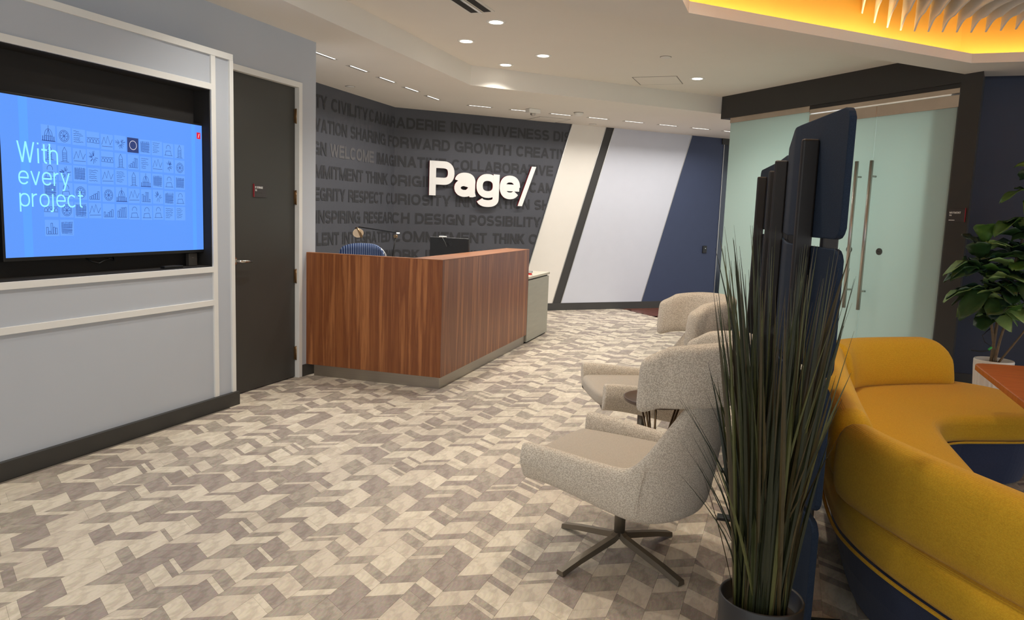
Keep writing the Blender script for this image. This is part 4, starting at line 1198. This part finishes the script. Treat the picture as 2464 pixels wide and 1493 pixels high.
# ================================================================== FREESTANDING SCREEN
fabric('screen_navy', (30, 41, 58), (41, 53, 71), 420, .25, .0)
mat('post_black', (30, 25, 23), .5, var=.06)
def screen_column(t, path, tops, side):
    """stack of rounded fabric panels following a bent plan path"""
    P = [Vector(p) for p in path]
    cum = [0]
    for a, b in zip(P, P[1:]): cum.append(cum[-1]+(b-a).length)
    L = cum[-1]
    def at(s):
        for k in range(len(P)-1):
            if s <= cum[k+1]+1e-9:
                d = (P[k+1]-P[k]).normalized(); return P[k]+d*(s-cum[k]), d
        return P[-1], (P[-1]-P[-2]).normalized()
    for (z0, z1) in tops:
        N = 60; r = .05; vs, fs = [], []
        # outline in (s,z), rounded corners
        cols = sorted(set([0, .004, .015, .03, r]+[r+(L-2*r)*k/26 for k in range(27)]+[L-.03, L-.015, L-.004, L]+cum[1:-1]))
        rows = []
        for s in cols:
            e = max(0, r-s, s-(L-r)); dz = r-math.sqrt(max(0, r*r-e*e))
            p, d = at(s)
            # smooth the bend
            p2, _ = at(max(0, s-.05)); p3, _ = at(min(L, s+.05)); p = (p*2+p2+p3)/4 if .05 < s < L-.05 else p
            n_ = Vector((-d.y, d.x))*side
            rows.append([(p-n_*.011, z0+dz), (p-n_*.011, z1-dz), (p+n_*.011, z1-dz), (p+n_*.011, z0+dz)])
        for row in rows:
            vs += [(q.x, q.y, z) for q, z in row]
        for i in range(len(rows)-1):
            for k in range(4):
                fs.append((i*4+k, i*4+(k+1) % 4, (i+1)*4+(k+1) % 4, (i+1)*4+k))
        fs.append((0, 1, 2, 3)); fs.append(tuple(4*(len(rows)-1)+k for k in (3, 2, 1, 0)))
        bm = bmesh.new(); bm.from_mesh(mesh_from(vs, fs)); o = obj('fabric_panel', bm_mesh(bm), 'screen_navy', t, True)
        b = o.modifiers.new('bevel', 'BEVEL'); b.width = .006; b.segments = 2; b.limit_method = 'ANGLE'; b.angle_limit = R(50)
def post(t, x, y, dx, dy, z1=1.745, th=.058, wd=.028):
    d = Vector((dx, dy)).normalized(); n_ = Vector((-d.y, d.x))
    bm = box_bm(-wd/2, wd/2, -th/2, th/2, .012, z1, .008, 3)
    for v in bm.verts:
        q = Vector((x, y))+d*v.co.x+n_*v.co.y; v.co = Vector((q.x, q.y, v.co.z))
    o = obj('post', bm_mesh(bm), 'post_black', t, True)
    me = fbox((x, y), tuple(d), tuple(n_), -.03, .03, -.17, .17, 0, .014, .002)
    obj('foot', me, 'black_plastic', o, True)
TZ = [(1.415, 1.82), (.972, 1.385), (.53, .942), (.09, .50)]
sc1 = thing('privacy_screen', 'tall navy fabric privacy screen on black posts, the nearer one by the grass planter', 'screen', (.06, 3.0, 0), 0, 'navy privacy screens')
screen_column(sc1, [(.150, 2.545), (-.004, 3.10), (-.03, 3.95)], TZ, 1)
post(sc1, .038, 2.80, .27, -1); post(sc1, -.066, 3.75, .05, -1)
post(sc1, .125, 2.84, .27, -1, 1.70); post(sc1, .012, 3.75, .05, -1, 1.70)
sc2 = thing('privacy_screen', 'tall navy fabric privacy screen on black posts, the farther one toward the glass front', 'screen', (-.1, 4.8, 0), 0, 'navy privacy screens')
screen_column(sc2, [(-.035, 4.20), (-.09, 4.70), (-.215, 5.5)], [(1.415, 1.81)]+TZ[1:], 1)
post(sc2, -.112, 4.50, .14, -1); post(sc2, -.198, 5.10, .15, -1)
post(sc2, -.02, 4.52, .14, -1, 1.70); post(sc2, -.108, 5.12, .15, -1, 1.70)

# ================================================================== GRASS PLANTER
gp = thing('grass_planter', 'tall artificial onion grass in a dark round pot beside the navy screen', 'plant', (.0, 2.27, 0))
mat('pot_black', (36, 35, 36), .45, var=.05)
obj('pot', lathe([(.085, 0), (.10, .01), (.118, .20), (.122, .355), (.119, .36), (.113, .355), (.110, .30), (.001, .30)], 48), 'pot_black', gp)
obj('soil', lathe([(.110, .30), (.1, .308), (.001, .312)], 32), mat('soil', (44, 36, 28), .95, var=.3, vscale=60), gp)
for i, c in enumerate(((46, 49, 27), (64, 65, 36), (32, 35, 22), (54, 46, 28))):
    ramp_noise('blade_%d' % i, [c, tuple(int(v*1.35) for v in c), c], 40, (6, 6, .3), .4, 4, spec=.4)
rnd = random.Random(21)
def blade(base, tip, w, sag, m):
    base, tip = Vector(base), Vector(tip); n = 9; vs, fs = [], []
    side = Vector((rnd.uniform(-1, 1), rnd.uniform(-.6, .6), 0)).normalized()
    out = Vector((tip.x-base.x, tip.y-base.y, 0))
    for i in range(n+1):
        k = i/n
        p = base.lerp(tip, k)-out*sag*math.sin(k*math.pi)*.6
        ww = w*(.55+.45*min(1, k*3))*(1-max(0, (k-.45)/.55)**1.3)+.0004
        nrm = (tip-base).cross(side).normalized()
        vs += [p-side*ww, p+nrm*ww*.5, p+side*ww]
    for i in range(n):
        for j in (0, 1):
            fs.append((i*3+j, i*3+j+1, i*3+j+4, i*3+j+3))
    obj('blade', mesh_from(vs, fs, smooth=False), 'blade_%d' % m, gp)
for i in range(190):
    a = rnd.uniform(0, 2*math.pi); rb = .075*math.sqrt(rnd.random())
    bx, by = rb*math.cos(a), rb*math.sin(a)
    r_ = rnd.random()
    ht = rnd.uniform(1.05, 1.47) if r_ < .72 else rnd.uniform(.7, 1.05)
    sp = .20*math.sqrt(rnd.random())*(1.0 if ht > 1 else 1.05)
    a2 = a+rnd.gauss(0, .5)
    tx, ty = sp*math.cos(a2)-.01, sp*math.sin(a2)*.8
    if tx > .09 and ty > .05: tx *= .6
    if ht > 1.2 and abs(tx+.01) < .03: ht -= .18
    if tx > .03: ht = min(ht, 1.40)
    blade((bx, by, .305), (tx, ty, ht), rnd.uniform(.004, .009), rnd.uniform(0, .5), rnd.randrange(4))
for i in range(12):
    blade((-.05+rnd.uniform(-.02, .02), rnd.uniform(-.04, .04), .305), (rnd.uniform(-.3, -.19), rnd.uniform(-.1, .1), rnd.uniform(.62, .95)), .0025, .5, 2)

# ================================================================== YELLOW SOFA
m = ramp_noise('mustard', [(196, 148, 28), (218, 172, 46), (204, 156, 34), (228, 184, 64)], 150, (1, 1, 1), .85, 6, spec=.15, sheen=.10)
nt = m.node_tree; b_ = nt.nodes['Principled BSDF']; tc = [n_ for n_ in nt.nodes if n_.type == 'TEX_COORD'][0]
wv = nt.nodes.new('ShaderNodeTexWave'); wv.inputs['Scale'].default_value = 95; wv.inputs['Distortion'].default_value = 1.5; wv.bands_direction = 'Z'
nt.links.new(tc.outputs['Object'], wv.inputs['Vector'])
bp = nt.nodes.new('ShaderNodeBump'); bp.inputs['Strength'].default_value = .35; bp.inputs['Distance'].default_value = .003
nt.links.new(wv.outputs[1], bp.inputs['Height']); nt.links.new(bp.outputs[0], b_.inputs['Normal'])
fabric('sofa_navy', (42, 50, 74), (54, 62, 88), 350, .25, .1)
so = thing('sectional_sofa', 'curved mustard yellow sectional sofa on a navy base beside the privacy screens', 'sofa', (.55, 4.2, 0))
seat_out = chaikin([(1.16, 5.86), (.95, 5.83), (.42, 5.45), (.22, 5.12), (.20, 4.4), (.215, 3.2), (.30, 2.86), (.50, 2.50), (.92, 1.92), (1.42, 1.42),
                    (1.86, 1.86), (1.36, 2.4), (1.0, 2.84), (.86, 3.2), (.83, 3.8), (.80, 4.42), (.90, 4.66), (1.15, 4.78), (1.42, 4.92), (1.55, 5.25), (1.42, 5.68)], 3)
obj('seat', bm_mesh(prism(seat_out, .285, .435, .05, 5), True), 'mustard', so, True)
def inset(poly, d):
    n = len(poly); out = []
    ar = sum(poly[i][0]*poly[(i+1) % n][1]-poly[(i+1) % n][0]*poly[i][1] for i in range(n))
    sg = 1 if ar > 0 else -1
    for i in range(n):
        a, b, e = Vector(poly[i-1]), Vector(poly[i]), Vector(poly[(i+1) % n])
        t = (e-a).normalized(); out.append(tuple(b+Vector((-t.y, t.x))*sg*d))
    return out
base = inset(seat_out, .035); low_ = inset(seat_out, .10)
n = len(base)
vs = [(x, y, .012) for x, y in low_]+[(x, y, .15) for x, y in inset(seat_out, .06)]+[(x, y, .29) for x, y in base]
fs = [tuple(range(n))[::-1], tuple(range(2*n, 3*n))]
for L in (0, 1):
    for k in range(n):
        fs.append((L*n+k, L*n+(k+1) % n, (L+1)*n+(k+1) % n, (L+1)*n+k))
obj('base', mesh_from(vs, fs), 'sofa_navy', so, True)
obj('piping', bm_mesh(tube_bm([(x, y, .288) for x, y in inset(seat_out, .004)]+[(*inset(seat_out, .004)[0], .288)], .007, 6)), 'mustard', so, True)
for x, y in ((.4, 3.1), (.4, 5.0), (1.25, 5.2), (1.3, 1.9)):
    obj('glide', cyl((x, y, 0), (x, y, .014), .03, n=12), 'black_plastic', so, True)
def cat(pts, n=10):
    P = [Vector(p) for p in pts]; P = [P[0]*2-P[1]]+P+[P[-1]*2-P[-2]]; out = []
    for i in range(1, len(P)-2):
        for k in range(n):
            t = k/n; a, b, c, d = P[i-1], P[i], P[i+1], P[i+2]
            out.append(.5*((2*b)+(c-a)*t+(2*a-5*b+4*c-d)*t*t+(3*b-a-3*c+d)*t**3))
    out.append(P[-2]); return out
def backrest(name, path, hts, label=None, inward=1, r0=.09, r1=.09, wid=(.105, .075)):
    """padded backrest swept along a plan path, rounded at both ends"""
    P = cat(path); n = len(P); K = 18; rings = []
    ln = [0]
    for a, b in zip(P, P[1:]): ln.append(ln[-1]+(b-a).length)
    L = ln[-1]
    for i, p in enumerate(P):
        d = (P[min(i+1, n-1)]-P[max(i-1, 0)]).normalized(); nn = Vector((-d.y, d.x))*inward
        s = ln[i]; f = s/L
        e0 = min(1, s/r0); e1 = min(1, (L-s)/r1)
        e = min(math.sqrt(max(0, 1-(1-e0)**2)), math.sqrt(max(0, 1-(1-e1)**2)))
        hh = hts[0]+(hts[1]-hts[0])*f
        zt = .43+(hh-.43)*(.28+.72*e); w_ = .35+.65*e
        ring = []
        for k in range(K):
            a = 2*math.pi*k/K; c, s_ = math.cos(a), math.sin(a)
            zz = .415+(zt-.415)*(.5+.5*math.copysign(abs(s_)**.6, s_))
            v = (zz-.415)/(hh-.415)
            ww = (wid[0]*(1-v)+wid[1]*v)*w_
            o_ = ww*math.copysign(abs(c)**.7, c)-.035*v
            q = p+nn*o_
            ring.append((q.x, q.y, zz))
        rings.append(ring)
    vs = [v for r in rings for v in r]; fs = []
    for i in range(n-1):
        for k in range(K):
            fs.append((i*K+k, i*K+(k+1) % K, (i+1)*K+(k+1) % K, (i+1)*K+k))
    fs.append(tuple(range(K))[::-1]); fs.append(tuple(range((n-1)*K, n*K)))
    bm = bmesh.new(); bm.from_mesh(mesh_from(vs, fs))
    return obj(name, bm_mesh(bm, True), 'mustard', so, True)
backrest('backrest', [(.335, 5.04), (.40, 5.24), (.55, 5.42), (.85, 5.64), (1.09, 5.755)], (.73, .73), inward=-1, r0=.05, r1=.22, wid=(.12, .085))
backrest('backrest', [(.325, 5.10), (.31, 4.9), (.305, 4.4), (.31, 3.7), (.325, 3.2)], (.73, .72), inward=1, r0=.05, r1=.10)
backrest('backrest', [(.30, 3.13), (.345, 3.0), (.44, 2.82), (.58, 2.60), (.86, 2.22), (1.40, 1.64)], (.73, .73), inward=1, r0=.10, r1=.1)

# ================================================================== TABLE AT THE RIGHT EDGE
ramp_noise('cherry', [(156, 84, 42), (184, 108, 58), (168, 94, 50), (194, 118, 66)], 4, (1, 6, 1), .4, 7, spec=.4, dist=.3)
tb = thing('meeting_table', 'orange-brown wood table with rounded corner cut off by the right edge of the view', 'table', (1.7, 4.1, 0))
pl_ = [(1.0, 3.35), (1.0, 4.60)]+[(1.07+.07*math.cos(R(a)), 4.70+.07*math.sin(R(a))) for a in (170, 150, 130, 110, 95)]+[(1.22, 4.80), (2.4, 5.0), (2.4, 3.35)]
obj('tabletop', bm_mesh(prism(pl_, .70, .732, .004, 2)), 'cherry', tb, True)
obj('column', cyl((1.7, 4.15, .02), (1.7, 4.15, .70), .045), 'black_plastic', tb, True)
obj('foot_plate', lathe([(.30, 0), (.30, .012), (.06, .022), (.001, .022)], 36, (1.7, 4.15, 0)), 'black_plastic', tb, True)

# ================================================================== FIDDLE LEAF FIG
fg = thing('fig_plant', 'fiddle leaf fig tree in a white ribbed pot against the navy wall', 'plant', (1.66, 7.2, 0))
mat('pot_white', (232, 226, 216), .55, var=.03)
vs, fs = [], []; N = 96
pr = [(.108, 0), (.12, .02), (.142, .34), (.147, .39), (.143, .40), (.132, .396), (.13, .34), (.001, .335)]
for j, (r_, z) in enumerate(pr):
    for k in range(N):
        rr = r_+(.0035 if (k//2) % 2 else -.001)*(1 if j in (1, 2) else 0)
        vs.append((rr*math.cos(2*math.pi*k/N), rr*math.sin(2*math.pi*k/N), z))
for j in range(len(pr)-1):
    for k in range(N):
        fs.append((j*N+k, j*N+(k+1) % N, (j+1)*N+(k+1) % N, (j+1)*N+k))
fs.append(tuple(range(N))[::-1]); fs.append(tuple(range((len(pr)-1)*N, len(pr)*N)))
obj('pot', mesh_from(vs, fs), 'pot_white', fg)
obj('soil', lathe([(.129, .34), (.10, .352), (.001, .355)], 32), 'soil', fg)
mat('bark', (122, 102, 78), .8, var=.18, vscale=30, bump=.4, bscale=60)
stems = [[(-.02, 0, .37), (-.0, .02, .75), (.04, 0, 1.05), (.12, -.02, 1.55), (.20, 0, 2.02)], [(.0, -.02, .37), (.03, -.04, .65), (.12, -.05, 1.05), (.26, -.05, 1.6)],
         [(.02, .02, .37), (-.05, 0, .7), (-.12, -.02, 1.0), (-.2, -.04, 1.35)], [(.03, 0, .37), (.16, -.03, .62), (.32, -.06, .95), (.42, -.06, 1.3)]]
SP = []
for s_, r_ in zip(stems, (.014, .012, .012, .009)):
    P = cat([Vector(p) for p in s_], 6); SP.append(P)
    obj('stem', tube(P, [r_*(1-.5*i/len(P)) for i in range(len(P))], 8), 'bark', fg)
for i, c in enumerate(((38, 62, 34), (64, 96, 42), (28, 50, 40), (112, 138, 84))):
    ramp_noise('leaf_%d' % i, [c, tuple(int(v*1.25) for v in c), c], 12, (1, 1, 1), .35, 4, spec=.5)
rnd = random.Random(33)
def leaf(base, dirv, L_, W_, m):
    d = Vector(dirv).normalized(); up = Vector((0, 0, 1)); side = d.cross(up).normalized(); nrm = side.cross(d)
    nu, nv = 8, 4; vs, fs = [], []
    curl = rnd.uniform(.1, .6); cup = rnd.uniform(.1, .5); roll = rnd.uniform(-.6, .6); wavy = rnd.uniform(0, 6)
    side, nrm = side*math.cos(roll)+nrm*math.sin(roll), nrm*math.cos(roll)-side*math.sin(roll)
    for i in range(nu+1):
        k = i/nu
        hw = W_*(.10+.9*math.sin(min(1, k*.92+.06)**1.15*math.pi)**.75*(.62+.48*k)) if k < 1 else W_*.12
        c = Vector(base)+d*L_*k-up*curl*L_*k*k
        for j in range(nv+1):
            u = j/nv*2-1
            vs.append(c+side*hw*u+nrm*(abs(u)*hw*cup+.014*math.sin(k*13+wavy+u*3)*abs(u)))
    for i in range(nu):
        for j in range(nv):
            a = i*(nv+1)+j; fs.append((a, a+1, a+nv+2, a+nv+1))
    o = obj('leaf', mesh_from(vs, fs, smooth=True), 'leaf_%d' % m, fg)
    so_ = o.modifiers.new('solidify', 'SOLIDIFY'); so_.thickness = .0015
for si, P in enumerate(SP):
    cnt = (34, 24, 32, 16)[si]
    for k in range(cnt):
        f_ = .42+.58*(k+rnd.random())/cnt if si != 3 else .6+.4*rnd.random()
        p = P[min(len(P)-1, int(f_*(len(P)-1)))]
        a = rnd.uniform(0, 2*math.pi)
        elev = rnd.uniform(-.2, .7) if f_ < .9 else rnd.uniform(.3, 1.3)
        dv = (math.cos(a)*math.cos(elev), math.sin(a)*math.cos(elev)*.8, math.sin(elev))
        if dv[1] > 0 and rnd.random() < .4: dv = (dv[0], -dv[1], dv[2])
        leaf(p+Vector((rnd.uniform(-.02, .02),)*3), dv, rnd.uniform(.22, .36), rnd.uniform(.07, .105), rnd.choice((0, 0, 0, 1, 2, 2, 3)))
for bx, dv, m_ in (((-.14, -.03, 1.22), (-1, -.2, .05), 3), ((-.16, -.03, 1.18), (-1, -.4, -.2), 0), ((-.12, -.03, 1.0), (-1, -.2, .0), 3), ((-.1, -.05, .98), (-.7, -.6, -.25), 0), ((-.17, -.04, 1.36), (-.1, -.3, 1), 1), ((.02, -.05, .95), (-.3, -.6, -.3), 2)):
    leaf(bx, dv, .32, .095, m_)
tw = obj('drooping_twig', tube([(-.06, -.03, .66), (-.12, -.07, .60), (-.10, -.09, .55), (-.05, -.10, .52), (-.08, -.12, .485), (-.14, -.13, .475), (-.20, -.13, .48)], [.004, .003, .003, .003, .005, .006, .004], 8), 'black_plastic', fg)
obj('tag', tube([(-.052, -.105, .515), (-.075, -.118, .492)], .009, 8), mat('tag_green', (60, 170, 80), .5), tw)
